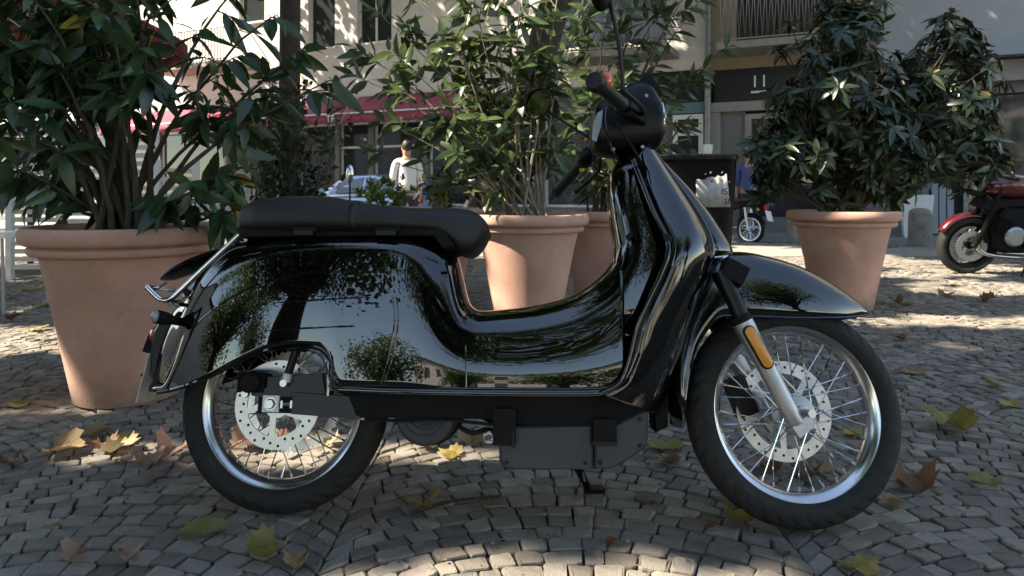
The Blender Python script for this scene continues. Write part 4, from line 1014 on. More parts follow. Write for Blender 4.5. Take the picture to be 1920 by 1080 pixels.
shrub('low_shrub', 'low dark shrub in the pot behind the seat front', POTS['S'], tipsat([(800,345),(830,330),(860,338),(885,350),(850,355),(815,360)], 5.75, .15), lmA, M['stem'], r0=.006, twigs=5, twl=.12, nleaf=5, lsc=(.5,.7), start=.2, spread=.1)
lmD = [leaf_mesh('leaf', .07, .028, M['bush'], .3, .2), leaf_mesh('leaf', .06, .03, M['bush'], .3, .1)]
shrub('low_bush', 'low bright green bush showing just above the seat', POTS['B'], tipsat([(676,366),(695,352),(715,345),(735,350),(752,342),(768,360),(705,368),(742,368),(725,360)], 6.0, .2), lmD, M['stem'], r0=.005, twigs=5, twl=.10, nleaf=7, start=.3, spread=.12, droop=-.2)
# the dense whorled shrub of the right-hand pot
random.seed(5)
def whorl_shrub():
    base = POTS['R']; root = thing('rhododendron_shrub', 'dense dark shrub with whorled leaves and two rounded lobes in right pot', 'shrub', base); leaves = []; Y = 4.92
    lobes = [((1565,170),150,190,130),((1500,260),100,110,48),((1790,150),95,130,66),((1800,270),90,90,44),((1660,260),120,120,60),((1440,330),60,60,14),((1425,272),45,45,12),((1600,25),80,60,22),((1695,175),70,95,30),((1800,60),60,50,14),((1580,350),110,45,18),((1850,290),50,60,10),((1690,300),80,50,16)]
    for (cx,cy), rx, ry, n in lobes:
        c = P(cx,cy,Y); sx, sz = rx/FPX*Y, ry/FPX*Y; sy = (sx+sz)/2*.8
        nst = max(2, n//9); heads = []
        for i in range(n):
            d = rv(1).normalized(); r = random.random()**.33 if i % 3 else random.uniform(.3,.8)
            heads.append((c+Vector((d.x*sx*r, d.y*sy*r, d.z*sz*r)), d))
        for i in range(nst):
            mem = heads[i::nst]; ctr = sum((h_[0] for h_ in mem), Vector())/len(mem); ctr = ctr.lerp(base,.25)
            path = stem_path(base+Vector((random.uniform(-.1,.1),random.uniform(-.1,.1),-.03)), ctr); mb = MB().tube([p_-base for p_ in path], [.016*(1-.6*j/10) for j in range(11)], 7)
            for hp, d in mem:
                s_ = path[random.randint(6,10)]; md = s_.lerp(hp,.55)+Vector((0,0,.03)); mb.tube([s_-base,md-base,hp-base], [.006,.005,.0035], 5)
                ax = (d+Vector((0,-.15,.75))+rv(.25)).normalized(); o1 = ax.orthogonal().normalized(); o2 = ax.cross(o1); nl = random.randint(7,11); a0 = random.uniform(0,6)
                for j in range(nl):
                    a = a0+j*2*math.pi/nl*1.0+random.uniform(-.2,.2); side = o1*math.cos(a)+o2*math.sin(a)
                    ld = side+ax*random.uniform(-.45,.55)+Vector((0,0,-.25)); k = random.randrange(3) if random.random() > .012 else 3
                    leaves.append((hp-ax*random.uniform(0,.03), leaf_rot(ld, ax+rv(.12), random.gauss(0,.2)), random.uniform(.62,1.08), k))
            mb.build('stem', M['stem'], root)
    finish_leaves(root, base, leaves, lmC)
whorl_shrub()

# ================================================================== TREES of the square: they carry the canopy that dapples the light
SUNZ = [  # sunlit spots: canopy gaps are cut here to let light through (point, radius)
    (G(60,640),.30),(G(-60,640),.32),(G(-180,640),.35),(G(1700,603),.10),(G(1860,603),.11),(G(1590,604),.08),(G(2000,602),.12),(G(1780,603),.1),(G(1940,603),.1),(G(1790,648),.0),(G(1900,690),.0),
    (G(420,846),.01),(G(560,850),.0),(G(720,850),.0),(G(880,854),.01),(G(300,850),.0),(G(240,838),.0),(G(650,850),.0),
    (Vector((-.12,4.1,.45)),.12),(Vector((-.06,4.12,.25)),.08),(Vector((-1.92,2.75,.32)),.03),(Vector((-1.84,2.74,.12)),.0),
    (Vector((.1,4.2,1.35)),.22),(Vector((-.5,4.2,1.6)),.26),(Vector((.6,4.8,1.4)),.26),(Vector((1.9,4.6,1.15)),.05),(Vector((3.1,4.6,1.5)),.08),
    (G(1500,480),.8),(G(1680,500),.8),(G(1850,540),.4),(G(1400,470),.8),(Vector((-1.5,9,1.3)),.4)]+[(G(x,1108),.05) for x in range(700,1460,80)]
def canopy(root, ctr, R, n, size=.17, keep=.015, zmin=4.3, shell=.45):
    """leaves spread through the crown in clumps; each one a small folded leaf blade"""
    ncl = 150; cl = []
    while len(cl) < ncl:
        v = rng.normal(size=3); v /= np.linalg.norm(v); r = rng.random()**shell; p_ = np.array(ctr)+v*np.array(R)*r
        if p_[2] > zmin: cl.append(p_)
    cl = np.array(cl); pts = cl[rng.integers(0,ncl,n)]+rng.normal(size=(n,3))*np.array(R)*.13
    pts = pts[pts[:,2] > zmin]
    sv = np.array(SUNV); kp = np.ones(len(pts), bool)
    for q_, rad_ in SUNZ:
        d = pts-np.array(q_); t = d@sv; dist = np.linalg.norm(d-np.outer(t,sv), axis=1)
        kp &= ~((dist < rad_*1.1+.19) & (rng.random(len(pts)) > keep))
    # keep the crown out of the picture's own view
    yy = np.maximum(pts[:,1],.01); sy = HOR-FPX*(pts[:,2]-CAMH)/yy; sx = 960+FPX*pts[:,0]/yy
    kp &= ~((pts[:,1] > .3) & (sy > -60) & (sx > -150) & (sx < 2070))
    pts = pts[kp]; m = len(pts)
    d = rng.normal(size=(m,3)); d[:,2] -= .5; d /= np.linalg.norm(d,axis=1)[:,None]
    up = rng.normal(size=(m,3))*.7; up[:,2] += 1; y = np.cross(up,d); y /= np.linalg.norm(y,axis=1)[:,None]; z = np.cross(d,y)
    s_ = size*rng.uniform(.65,1.25,m)[:,None]
    V = np.stack([pts, pts+d*s_*.45+y*s_*.46+z*s_*.10, pts+d*s_, pts+d*s_*.45-y*s_*.46+z*s_*.10], 1).reshape(-1,3)-np.array(root.location)
    i = np.arange(m)*4; Fc = np.concatenate([np.stack([i,i+1,i+2],1), np.stack([i,i+2,i+3],1)])
    me = bpy.data.meshes.new('crown'); me.from_pydata(V.tolist(), [], Fc.tolist()); me.materials.append(M['canopy']); return mobj('crown', me, root), cl
def tree(label, x, y, r0, zc, R, n, hbr=3.6, seed=1, lean=(0,0), zmin=4.3, lsz=.17):
    random.seed(seed); root = thing('plane_tree', label, 'tree', (x,y,0), group='trees of the square'); base = Vector((x,y,0))
    top = Vector((lean[0],lean[1],hbr)); mb = MB()
    pts = [Vector((0,0,-.02)),Vector((0,0,.15)),Vector((0,0,.5))]+[top*t+Vector((random.uniform(-.03,.03),random.uniform(-.03,.03),0)) for t in (.3,.5,.7,.85,1)]
    mb.tube(pts, [r0*1.5,r0*1.25,r0*1.08,r0,r0*.96,r0*.93,r0*.95,r0*.9], 16)
    c = Vector((x,y,zc))
    cr, cl = canopy(root, c+Vector((lean[0],lean[1],0)), R, n, size=lsz, zmin=zmin)
    mb.build('trunk', M['bark'], root)
    lm = MB()
    def clear(a_, b_): return all(((lambda d_: (d_-SUNV*d_.dot(SUNV)).length)(base+a_.lerp(b_,f_)-q_) > r_*1.1+.16) for q_, r_ in SUNZ for f_ in [k_/12 for k_ in range(13)])
    for k in range(30):
        e = Vector(cl[random.randrange(len(cl))])-base; md = top.lerp(e,.5)+Vector((0,0,.5))
        if not (clear(md,e) and clear(top,md)): continue
        lm.tube(smooth([top-Vector((0,0,.2)),md,e],5), [r0*.5*(1-i/12) for i in range(11)], 8)
    for k in range(40):
        e = Vector(cl[random.randrange(len(cl))])-base; s_ = top.lerp(e,.45)
        if not clear(s_,e): continue
        lm.tube([s_,s_.lerp(e,.5)+Vector((0,0,.2)),e], [.04,.03,.01], 6)
    lm.build('limbs', M['bark'], root); return root
tree('slim dark tree trunk wrapped in ivy behind the left shrub', -2.62, 8.2, .125, 8.0, (3.4,3.2,3.2), 14000, hbr=5.0, seed=3, zmin=5, lsz=.24)
tree('thick dark tree trunk behind the middle shrub', -.46, 10.2, .26, 9.0, (5.4,4.0,3.6), 26000, hbr=5.2, seed=4, zmin=5, lean=(1.6,.9), lsz=.28)
tree('tree left of the view whose canopy shades the scooter', -6.8, .7, .3, 7.6, (4.3,3.6,3.2), 26000, seed=5, lsz=.24)
tree('tree left of the view whose canopy shades the large pot', -7.4, 5.4, .3, 8.0, (4.6,3.6,3.4), 25000, seed=6, lsz=.24)
tree('tree behind the viewer on the left, reflected in the paint', -4.4, -5.2, .3, 7.0, (4.4,3.6,3.8), 22000, seed=7, zmin=3.3, hbr=3.6)
tree('tree straight behind the viewer, reflected in the paint', 1.6, -7.6, .3, 7.4, (3.4,3.0,3.2), 15000, seed=8, zmin=4.3, hbr=4.0)
tree('tree behind the viewer on the right, reflected in the paint', 8.0, -6.0, .3, 7.4, (3.0,2.8,2.8), 7000, seed=18, zmin=4.7, hbr=4.2)
tree('low tree far behind the viewer on the left, reflected in the paint', -11.5, -8.0, .25, 4.6, (3.6,3.4,3.4), 13000, seed=29, zmin=1.3, hbr=2.2)
tree('tree added near the facade behind the left shrub, its crown shading the wall', -8.6, 15.2, .2, 9.0, (4.6,3.8,3.2), 17000, hbr=6, seed=19, zmin=5.4, lsz=.24)  # added so that its crown keeps sun off the facade
for i_,(x_,y_,h_) in enumerate(((-15,-18,4.2),(-6.5,-20,3.8),(-.5,-21,3.4),(7.5,-19.5,4.0),(17,-16.5,4.6))):
    tree(['leftmost','second','middle','fourth','rightmost'][i_]+' tree of the row behind the viewer, reflected in the paint', x_, y_, .22, h_, (2.2,2.2,2.3), 4000, hbr=2.0, seed=40+i_, zmin=2.0)
tree('unseen tree added beyond the left edge to shade the beige facade', -13.5, 15.0, .3, 9.2, (4.6,4.4,3.2), 18000, hbr=6, seed=9, zmin=6.2, lsz=.26)  # added out of view as a shade caster for the facade
# ivy on the slim trunk
random.seed(21)
iv = thing('ivy_plant', 'dark ivy and thicket clothing the slim trunk behind the seat', 'ivy', (-2.62,8.2,0)); leaves = []
lmI = [leaf_mesh('leaf', .10, .055, M['ivy'], .2, .2), leaf_mesh('leaf', .085, .06, M['ivy'], .3, .1)]
mb = MB()
for k in range(26):
    a = random.uniform(0,6.28); r = .16; pts = []; w_ = random.uniform(-.5,.5)
    out = random.random() < .5
    for i in range(9):
        t = i/8; z = t*random.uniform(1.9,2.1); rr = r+(.75*t**1.5*random.uniform(.6,1) if out else .03)
        pts.append(Vector((rr*math.cos(a+w_*t), rr*math.sin(a+w_*t)-.05, z)))
    mb.tube(pts, [.010*(1-.06*i) for i in range(9)], 5)
    for j in range(64):
        t = random.uniform(.15,1); i = min(int(t*8),7); p_ = pts[i].lerp(pts[i+1], t*8-i)+rv(.09)
        leaves.append((p_+Vector((-2.62,8.2,0)), leaf_rot(rv(1)+Vector((0,-.3,-.2)), Vector((0,-.5,1))+rv(.4), 0), random.uniform(.7,1.3), random.randrange(2)))
mb.build('vines', M['stem'], iv); finish_leaves(iv, Vector((-2.62,8.2,0)), leaves, lmI, nmax=150)
# ================================================================== THINGS ON THE SQUARE
random.seed(31)
# black bin-like box behind the scooter's front
bx = P(1300,292,4.7); bt_ = thing('black_box_bin', 'black box-shaped bin with a torn white sticker behind the leg shield', 'bin', (bx.x,4.7,0), (0,0,rad(-6)))
zt = bx.z; hw = .27
def binring(z, w_, d_):
    return [Vector((w_*math.copysign(abs(math.cos(a))**.35,math.cos(a)), d_*math.copysign(abs(math.sin(a))**.5,math.sin(a)), z)) for a in [2*math.pi*k/48 for k in range(48)]]
mb = MB().grid([binring(z,w_,d_) for z,w_,d_ in ((0,.20,.17),(.02,.21,.18),(.5,.235,.20),(zt-.05,.262,.225),(zt-.035,.268,.23))], False, True); mb.build('bin_body', M['satin'], bt_)
mb = MB().grid([binring(z,w_,d_) for z,w_,d_ in ((zt-.034,.274,.236),(zt-.01,.276,.238),(zt,.268,.23),(zt+.004,.20,.17),(zt+.004,.001,.001))], False, True); mb.build('bin_lid', M['satin'], bt_)
sz0, sz1 = P(0,388,4.5).z, P(0,322,4.5).z
me_s = MB(); n = 14; top = [sz1-.02*random.random()-.05*(1-i/n) for i in range(n+1)]
def fr(x): return -.236*(1-abs(x/.262)**4)**.5-.004
xs_ = [-.02+.245*i/n for i in range(n+1)]
me_s.grid([[Vector((x,fr(x),sz0+.0*i)) for i, x in enumerate(xs_)],[Vector((x,fr(x),t_)) for x, t_ in zip(xs_,top)]])
stk = me_s.build('sticker', M['plate'], bt_, True, solid=.001)
for s_, x, z, sz in (('OSI', .15, sz0+.10, .06), ('GI', .17, sz0+.035, .05)):
    text(s_, sz, 'lettering', M['matte'], stk, Matrix.Translation((x,fr(x)-.004,z))@Matrix.Rotation(rad(-14),4,'Z')@Matrix.Rotation(rad(90),4,'X'), .001)
for i in range(14):
    x = random.uniform(0,.2); MB().box((x,fr(x)-.002,sz1-random.uniform(-.01,.07)), (random.uniform(.006,.016),.003,random.uniform(.004,.009)), Matrix.Rotation(random.uniform(-1,1),3,'Y')).build('torn_paper', M['plate'] if i % 2 else M['matte'], stk, False)

# bollards
def bollard(px, py, Wpx, Hpx, label):
    g = G(px,py); k = FPX/g.y; r, h_ = Wpx/2/k, Hpx/k
    t = MB().lathe([(0,-.05),(r*1.05,-.05),(r*1.05,0),(r,.1*h_),(r*.97,.5*h_),(r*.94,.84*h_),(r*.86,.92*h_),(r*.66,.97*h_),(r*.35,1.0*h_),(0,1.005*h_)], 32).build('stone_bollard', M['stone'])
    t.location = g; prop(t, label, 'bollard', 'stone bollards along the kerb')
bollard(1725, 461, 41, 71, 'grey stone bollard with rounded top in front of white planter')
bollard(1487, 456, 22, 46, 'grey stone bollard half hidden by right pot')
# white planter
g = P(1717,436,12.7); g.z = 0; k = FPX/g.y; t = thing('white_planter', 'tall tapered white planter behind the bollard', 'planter', g, (0,0,rad(-24)))
w1_, w0_, h_ = 27/k*1.0, 20/k, 79/k
mb = MB(); mb.add([(sx*w_,sy*w_,z) for z,w_ in ((0,w0_),(h_,w1_),(h_,w1_-.03),(h_-.06,w1_-.03)) for sx,sy in ((-1,-1),(1,-1),(1,1),(-1,1))], [(l*4+i,l*4+(i+1)%4,(l+1)*4+(i+1)%4,(l+1)*4+i) for l in range(3) for i in range(4)]+[(3,2,1,0)]); mb.build('planter_box', M['white'], t, False)
MB().span((-w1_+.031,-w1_+.031,h_-.1),(w1_-.031,w1_-.031,h_-.061)).build('soil', M['soil'], t, False)
lv = []
for i in range(60): lv.append((Vector((random.gauss(0,.1),random.gauss(0,.1),h_+random.uniform(-.03,.25)))+g, leaf_rot(rv(1)+Vector((0,0,.5)),Vector((0,0,1))+rv(.3),0), random.uniform(.7,1.2), random.randrange(3)))
finish_leaves(t, g, lv, lmC, nmax=60)

# mirror on a thin post
g = G(656,520); t = thing('mirror_post', 'thin post topped by a small oval mirror behind the seat', 'mirror', (P(656,400,7).x,7.0,0))
zc = P(656,326,7).z; MB().tube([(0,0,0),(0,0,zc-.09)], .009, 8).build('post', M['satin'], t)
MB().ball((0,0,zc), (.040,.022,.095), 20, 12).build('mirror_shell', M['chrome'], t); MB().ball((0,-.006,zc), (.031,.020,.082), 20, 12).build('mirror_glass', M['mirror'], t)

# dark red parasol at the upper left
t = thing('parasol', 'dark red parasol canopy above the left shrub', 'parasol', (-5.0,7.2,0))
zr = P(200,84,7.2).z; RP = 1.48; rows = []
for r, z in ((.02,zr+.75),(.35,zr+.62),(.75,zr+.46),(1.15,zr+.28),(RP-.06,zr+.15),(RP,zr+.10)):
    rows.append([Vector((r*math.cos(a)*(1-.03*math.cos(4*a)**2),r*math.sin(a)*(1-.03*math.cos(4*a)**2),z)) for a in [2*math.pi*k/64 for k in range(64)]])
MB().grid(rows, False, True).build('canopy', M['parasol'], t, True, solid=.004)
rows = [[Vector((RP*1.0*math.cos(a)*(1-.03*math.cos(4*a)**2),RP*math.sin(a)*(1-.03*math.cos(4*a)**2),z+.02*math.sin(a*24)*(z < zr))) for a in [2*math.pi*k/192 for k in range(192)]] for z in (zr+.098,zr-.06)]
MB().grid(rows, False, True).build('valance', M['parasol'], t, True, solid=.003)
MB().tube([(0,0,0),(0,0,zr+.76)], .03, 12).build('pole', M['darkwood'], t); MB().lathe([(0,0),(.3,0),(.3,.06),(.05,.09),(0,.09)], 24).build('base', M['stone'], t)
for k_ in range(8):
    a = 2*math.pi*k_/8; MB().tube([(.03*math.cos(a),.03*math.sin(a),zr+.70),(RP*.96*math.cos(a),RP*.96*math.sin(a),zr+.10)], .008, 6).build('rib', M['darkwood'], t)

# white slatted screens behind the left shrub
def screen(px0, px1, Y, ytop, ybot, label, ang, pitch=.075, sl=.042):
    a = P(px0,ybot,Y); b = P(px1,ybot,Y); zt_ = P(0,ytop,Y).z; w_ = (b.x-a.x); t = thing('slatted_screen', label, 'screen', ((a.x+b.x)/2,Y,0), (0,0,ang))
    for sx in (-1,1): MB().span((sx*w_/2-.025,-.03,0),(sx*w_/2+.025,.03,zt_)).build('post', M['slat'], t, False)
    n = int((zt_-.12)/pitch)
    me = MB().box((0,0,0), (w_-.052,.016,sl), Matrix.Rotation(rad(20),3,'X')).mesh('slat', M['slat'], False)
    for i in range(n):
        o = mobj('slat', me, t); o.location = (random.uniform(-.003,.003),0,.12+i*pitch); o.rotation_euler.y = random.gauss(0,.004)
screen(120, 215, 6.2, 262, 0, 'white slatted screen leftmost behind the left shrub', rad(8))
screen(218, 292, 6.4, 238, 0, 'white slatted screen between the stems of the left shrub', rad(-6))
screen(296, 366, 6.1, 300, 0, 'lower white slatted screen right of the shrub stems', rad(5))
screen(20, 112, 6.6, 228, 0, 'white slatted screen at the left edge above bistro table', rad(2))
# bistro table at the left edge
t = thing('bistro_table', 'low white-topped metal bistro table at the left edge', 'table', (P(10,440,4.9).x,4.9,0))
zt_ = P(0,436,4.9).z
MB().span((-.36,-.25,zt_-.025),(.18,.25,zt_)).build('table_top', M['slat'], t, False)
for sx in (-.33,.15):
    for sy in (-.22,.22): MB().tube([(sx,sy,0),(sx*.92,sy,zt_-.026)], .010, 8).build('leg', M['steelrail'], t)
MB().tube([(-.33,-.22,.18),(.15,-.22,.18)], .007, 6).build('stretcher', M['steelrail'], t)

# ------------------------------------------------------------------ people
def skin_mesh(name, verts, edges, radii, m, parent, sub=2):
    me = bpy.data.meshes.new(name); me.from_pydata(verts, edges, []); me.materials.append(m); o = mobj(name, me, parent)
    sk = o.modifiers.new('skin','SKIN'); sk.use_smooth_shade = True
    for v, r in zip(me.skin_vertices[0].data, radii): v.radius = (r, r) if not hasattr(r,'__len__') else r
    me.skin_vertices[0].data[0].use_root = True
    s_ = o.modifiers.new('sub','SUBSURF'); s_.levels = sub; s_.render_levels = sub; return o
def person(label, loc, rz, shirt, trousers, stoop=0.0):
    t = thing('person', label, 'person', loc, (0,0,rz)); st = stoop
    V = [(0,0,.95),(0,.0,1.12),(0,-.02*1-st*.3,1.30),(0,-.01-st*.5,1.44),(0,-st*.6,1.52),(0,.02-st*.7,1.60),(0,.015-st*.7,1.70)]
    Rr = [(.15,.11),(.14,.10),(.16,.105),(.12,.08),.055,.085,.075]; Ed = [(i,i+1) for i in range(6)]
    def chain(start, pts, rr):
        prev = start
        for p_, r in zip(pts, rr): V.append(p_); Rr.append(r); Ed.append((prev,len(V)-1)); prev = len(V)-1
        return prev
    hands = []
    for s_ in (1,-1):
        chain(0, [(s_*.10,0,.86),(s_*.11,.0,.50),(s_*.11,.02,.12),(s_*.11,.03,.06),(s_*.115,-.12,.03)], [.085,.062,.045,.045,.035])
        w_ = chain(3, [(s_*.19,-st*.5,1.42),(s_*.235,.0-st*.5,1.14),(s_*.24,-.06-st*.5,.92),(s_*.24,-.08-st*.5,.85)], [.055,.045,.032,.035])
        hp = Vector(V[w_])
        for k in range(4): chain(w_, [tuple(hp+Vector((0,-.03+.02*k,-.05))),tuple(hp+Vector((-s_*.01,-.03+.02*k,-.09+.006*abs(k-1.3))))], [.010,.009])
        chain(w_, [tuple(hp+Vector((-s_*.02,-.05,-.03))),tuple(hp+Vector((-s_*.025,-.06,-.06)))], [.011,.010])
    body = skin_mesh('body', V, Ed, Rr, M['skin'], t)
    # shirt and trousers follow the body
    SV = [(0,0,.92),(0,0,1.05),(0,-.02-st*.2,1.25),(0,-.01-st*.5,1.43)]; SR = [(.175,.125),(.165,.12),(.18,.125),(.125,.09)]; SE = [(0,1),(1,2),(2,3)]
    for s_ in (1,-1):
        b = len(SV); SV += [(s_*.19,-st*.5,1.42),(s_*.228,-st*.5,1.20),(s_*.245,-.02-st*.5,1.05)]; SR += [.074,.066,.058]; SE += [(3,b),(b,b+1),(b+1,b+2)]
    skin_mesh('shirt', SV, SE, SR, shirt, t)
    TV = [(0,0,.93)]; TR = [(.165,.12)]; TE = []
    for s_ in (1,-1):
        b = len(TV); TV += [(s_*.10,0,.84),(s_*.112,0,.50),(s_*.112,.02,.10)]; TR += [.10,.078,.065]; TE += [(0,b),(b,b+1),(b+1,b+2)]
    skin_mesh('trousers', TV, TE, TR, trousers, t)
    for s_ in (1,-1): MB().ball((s_*.113,-.05,.045), (.05,.14,.05), 14, 8).build('shoe', M['matte'], t)
    hy = .015-st*.7
    MB().ball((0,hy+.02,1.70), (.088,.10,.105), 18, 12).build('hair', M['hair'], t)
    f_ = MB().ball((0,hy-.015,1.65), (.078,.092,.115), 20, 14).build('head', M['skin'], t)
    MB().ball((0,hy-.112,1.645), (.013,.018,.022), 10, 8).build('nose', M['skin'], f_)
    for s_ in (1,-1):
        MB().ball((s_*.030,hy-.096,1.668), (.012,.010,.008), 10, 8).build('eye', M['white'], f_); MB().ball((s_*.080,hy-.005,1.65), (.010,.020,.030), 10, 8).build('ear', M['skin'], f_)
        MB().ball((s_*.030,hy-.104,1.668), (.005,.004,.005), 8, 6).build('pupil', M['matte'], f_)
    MB().ball((0,hy-.098,1.602), (.024,.010,.006), 10, 8).build('mouth', M['red'], f_)
    return t
pp = P(764,330,11.6); person('person in a white shirt seen from behind beyond the seat', (pp.x,11.6,-.1), rad(200), M['shirt'], M['trouser'], .10)
pp = P(1404,330,13.9); person('person in blue with a pale sleeve, half hidden by the right shrub', (pp.x,13.9,-.12), rad(150), M['blueshirt'], M['trouser'], .0)

# ------------------------------------------------------------------ pale blue car on the road
cr = thing('parked_car', 'pale blue car parked on the street beyond the seat', 'car'); cp = P(692,400,15.4); cr.location = (cp.x,15.4,-.10); cr.rotation_euler.z = rad(180-24.85)
secs = [(-1.75,.42,.62,.50),(-1.70,.36,.80,.74),(-1.45,.32,.90,.82),(-.9,.30,.93,.84),(0,.30,.93,.85),(.7,.30,.90,.85),(1.3,.30,.78,.82),(1.9,.32,.66,.74),(2.1,.40,.56,.55)]
rows = []
for x,z0,z1,w_ in secs:
    rows.append([Vector((x, w_*math.copysign(abs(math.cos(a))**.4,math.cos(a)), (z0+z1)/2+(z1-z0)/2*math.copysign(abs(math.sin(a))**.5,math.sin(a)))) for a in [2*math.pi*k/28 for k in range(28)]])
mb = MB().grid(rows, False, True); mb.f.append(tuple(range(28))); mb.f.append(tuple(8*28+k for k in range(28))); mb.build('body', M['carblue'], cr, True, None, 0, 1)
cab = [(-1.45,.90,.70),(-1.05,1.18,.62),(-.5,1.30,.60),(.1,1.29,.60),(.45,1.17,.62),(.95,.86,.70)]
rows = [[Vector((x, w_, .84)), Vector((x, w_*.93, (.84+z)/2)), Vector((x, w_*.84, z-.03)), Vector((x,w_*.6,z)), Vector((x,0,z+.01)), Vector((x,-w_*.6,z)), Vector((x,-w_*.84,z-.03)), Vector((x,-w_*.93,(.84+z)/2)), Vector((x,-w_,.84))] for x,z,w_ in cab]
MB().grid(rows).build('roof', M['carblue'], cr, True, None, .01)
for sg in (1,-1):
    for (xa,xb) in ((-1.0,-.32),(-.26,.42)):
        qs = []
        for x in (xa,xb):
            z = float(np.interp(x,[c_[0] for c_ in cab],[c_[1] for c_ in cab])); w_ = float(np.interp(x,[c_[0] for c_ in cab],[c_[2] for c_ in cab])); qs.append((x,w_,z))
        (x0,w0,z0),(x1,w1,z1) = qs
        MB().add([(x0,sg*(w0*.985+.012),.89),(x1,sg*(w1*.985+.012),.89),(x1,sg*(w1*.86+.012),z1-.06),(x0,sg*(w0*.86+.012),z0-.06)],[(0,1,2,3)]).build('side_window', M['pane'], cr, False, None, .006)
    for x in (-1.15,1.25):
        w_ = MB().lathe([(.0,-.09),(.20,-.09),(.215,-.08),(.30,-.085),(.31,-.06),(.31,.06),(.30,.085),(.2,.09),(0,.09)], 32, (x,sg*.76,.31), 'y').build('wheel', M['rubber'], cr)
        MB().lathe([(0,-.012),(.19,-.010),(.2,0),(0,.0)], 32, (x,sg*.853,.31), 'y').build('hub_cap', M['alu'], w_)
    MB().box((-1.70,sg*.62,.76), (.08,.20,.12)).build('tail_lamp', M['red'], cr, False); MB().ball((1.95,sg*.55,.60), (.08,.14,.07)).build('headlamp', M['lens'], cr)
    MB().ball((.62,sg*.84,.94), (.06,.08,.055)).build('wing_mirror', M['carblue'], cr)
MB().add([(.50,-.50,1.10),(.50,.50,1.10),(.93,.60,.89),(.93,-.60,.89)],[(0,1,2,3)]).build('windscreen', M['pane'], cr, False, None, .02)
MB().add([(-1.09,-.50,1.12),(-1.09,.50,1.12),(-1.44,.58,.92),(-1.44,-.58,.92)],[(0,1,2,3)]).build('rear_window', M['pane'], cr, False, None, .02)

# ------------------------------------------------------------------ motorcycles
def moto_wheel(name, par, c, R, rim_r, tw, spokes, wire=False):
    rt = (R-rim_r); w_ = MB().lathe([(.0,-.05),(.035,-.05),(.035,.05),(0,.05)], 20, c, 'y').build(name, M['alu'] if wire else M['satin'], par)
    MB().lathe([(R-rt*.5+rt*.5*math.cos(rad(a))-(.0 if abs(a) < 90 else .0), tw/2*math.sin(rad(a))) for a in range(-170,171,17)], 72, c, 'y', closedprof=True).build('tyre', M['rubber'], w_)
    MB().lathe([(rim_r+.008,-tw*.36),(rim_r+.006,-tw*.40),(rim_r-.014,-tw*.38),(rim_r-.02,0),(rim_r-.014,tw*.38),(rim_r+.006,tw*.40),(rim_r+.008,tw*.36)], 64, c, 'y', closedprof=True).build('rim', M['satin'] if not wire else M['steel'], w_)
    for i in range(spokes):
        a = 2*math.pi*i/spokes
        if wire: MB().tube([c+Vector((.03*math.cos(a+.6),.03*(-1)**i,.03*math.sin(a+.6))),c+Vector(((rim_r-.01)*math.cos(a),0,(rim_r-.01)*math.sin(a)))], .003, 5).build('spoke', M['chrome'], w_)
        else:
            for o_ in (-.09,.09): MB().tube([c+Vector((.03*math.cos(a+o_*2),0,.03*math.sin(a+o_*2))),c+Vector(((rim_r-.01)*math.cos(a+o_),0,(rim_r-.01)*math.sin(a+o_)))], .010, 6).build('spoke', M['alu'], w_)
    return w_
g = G(1808,512); rm = thing('red_motorcycle', 'dark red naked motorcycle parked at the right edge', 'motorcycle', (g.x,g.y,0), (rad(-9),0,rad(180-2)))
# local x is backwards in the picture: front of the machine points left, so +x = front after the half turn
fcx = Vector((.0,0,.30)); rcx = Vector((-1.42,0,.30))
fw_ = moto_wheel('front_wheel', rm, fcx, .30, .215, .12, 5)
moto_wheel('rear_wheel', rm, rcx, .31, .215, .17, 5)
for sg in (1,-1):
    MB().lathe([(.10,-.003),(.155,-.003),(.155,.003),(.10,.003)], 48, fcx+Vector((0,sg*.075,0)), 'y', closedprof=True).build('brake_disc', M['disc'], fw_)
    f_ = MB().tube([fcx+Vector((0,sg*.10,0)),Vector((-.09,sg*.10,.46)),Vector((-.22,sg*.10,.93))], [.03,.03,.022], 12).build('fork_leg', M['matte'], rm)
    MB().box(fcx+Vector((-.13,sg*.085,.10)), (.06,.04,.11), Matrix.Rotation(rad(20),3,'Y')).build('brake_caliper', M['satin'], f_)
rows = []
for i in range(15):
    a = rad(28+115*i/14); rows.append([fcx+Vector((.335*math.cos(a)-(.02 if abs(t_) > .9 else 0),.065*t_,.335*math.sin(a)-.03*t_*t_)) for t_ in (-1,-.6,0,.6,1)])
MB().grid(rows).build('front_fender', M['redbike'], rm, True, None, .005)
NM0 = set(COL.objects)
tk = [(-.36,.86,.93,.05),(-.42,.80,.985,.11),(-.55,.78,1.03,.145),(-.72,.77,1.035,.15),(-.86,.77,.98,.13),(-.96,.78,.90,.09),(-1.0,.79,.85,.06)]
rows = [[Vector((x,w_*math.copysign(abs(math.cos(a))**.8,math.cos(a)),(z0+z1)/2+(z1-z0)/2*math.copysign(abs(math.sin(a))**.8,math.sin(a)))) for a in [2*math.pi*k/24 for k in range(24)]] for x,z0,z1,w_ in tk]
mb = MB().grid(rows, False, True); mb.f.append(tuple(range(24))); mb.f.append(tuple(6*24+k for k in range(24))); tank = mb.build('fuel_tank', M['redbike'], rm, True, None, 0, 1)
MB().lathe([(0,.02),(.035,.02),(.04,.005),(.04,0)], 20, (-.62,0,1.035)).build('filler_cap', M['chrome'], tank)
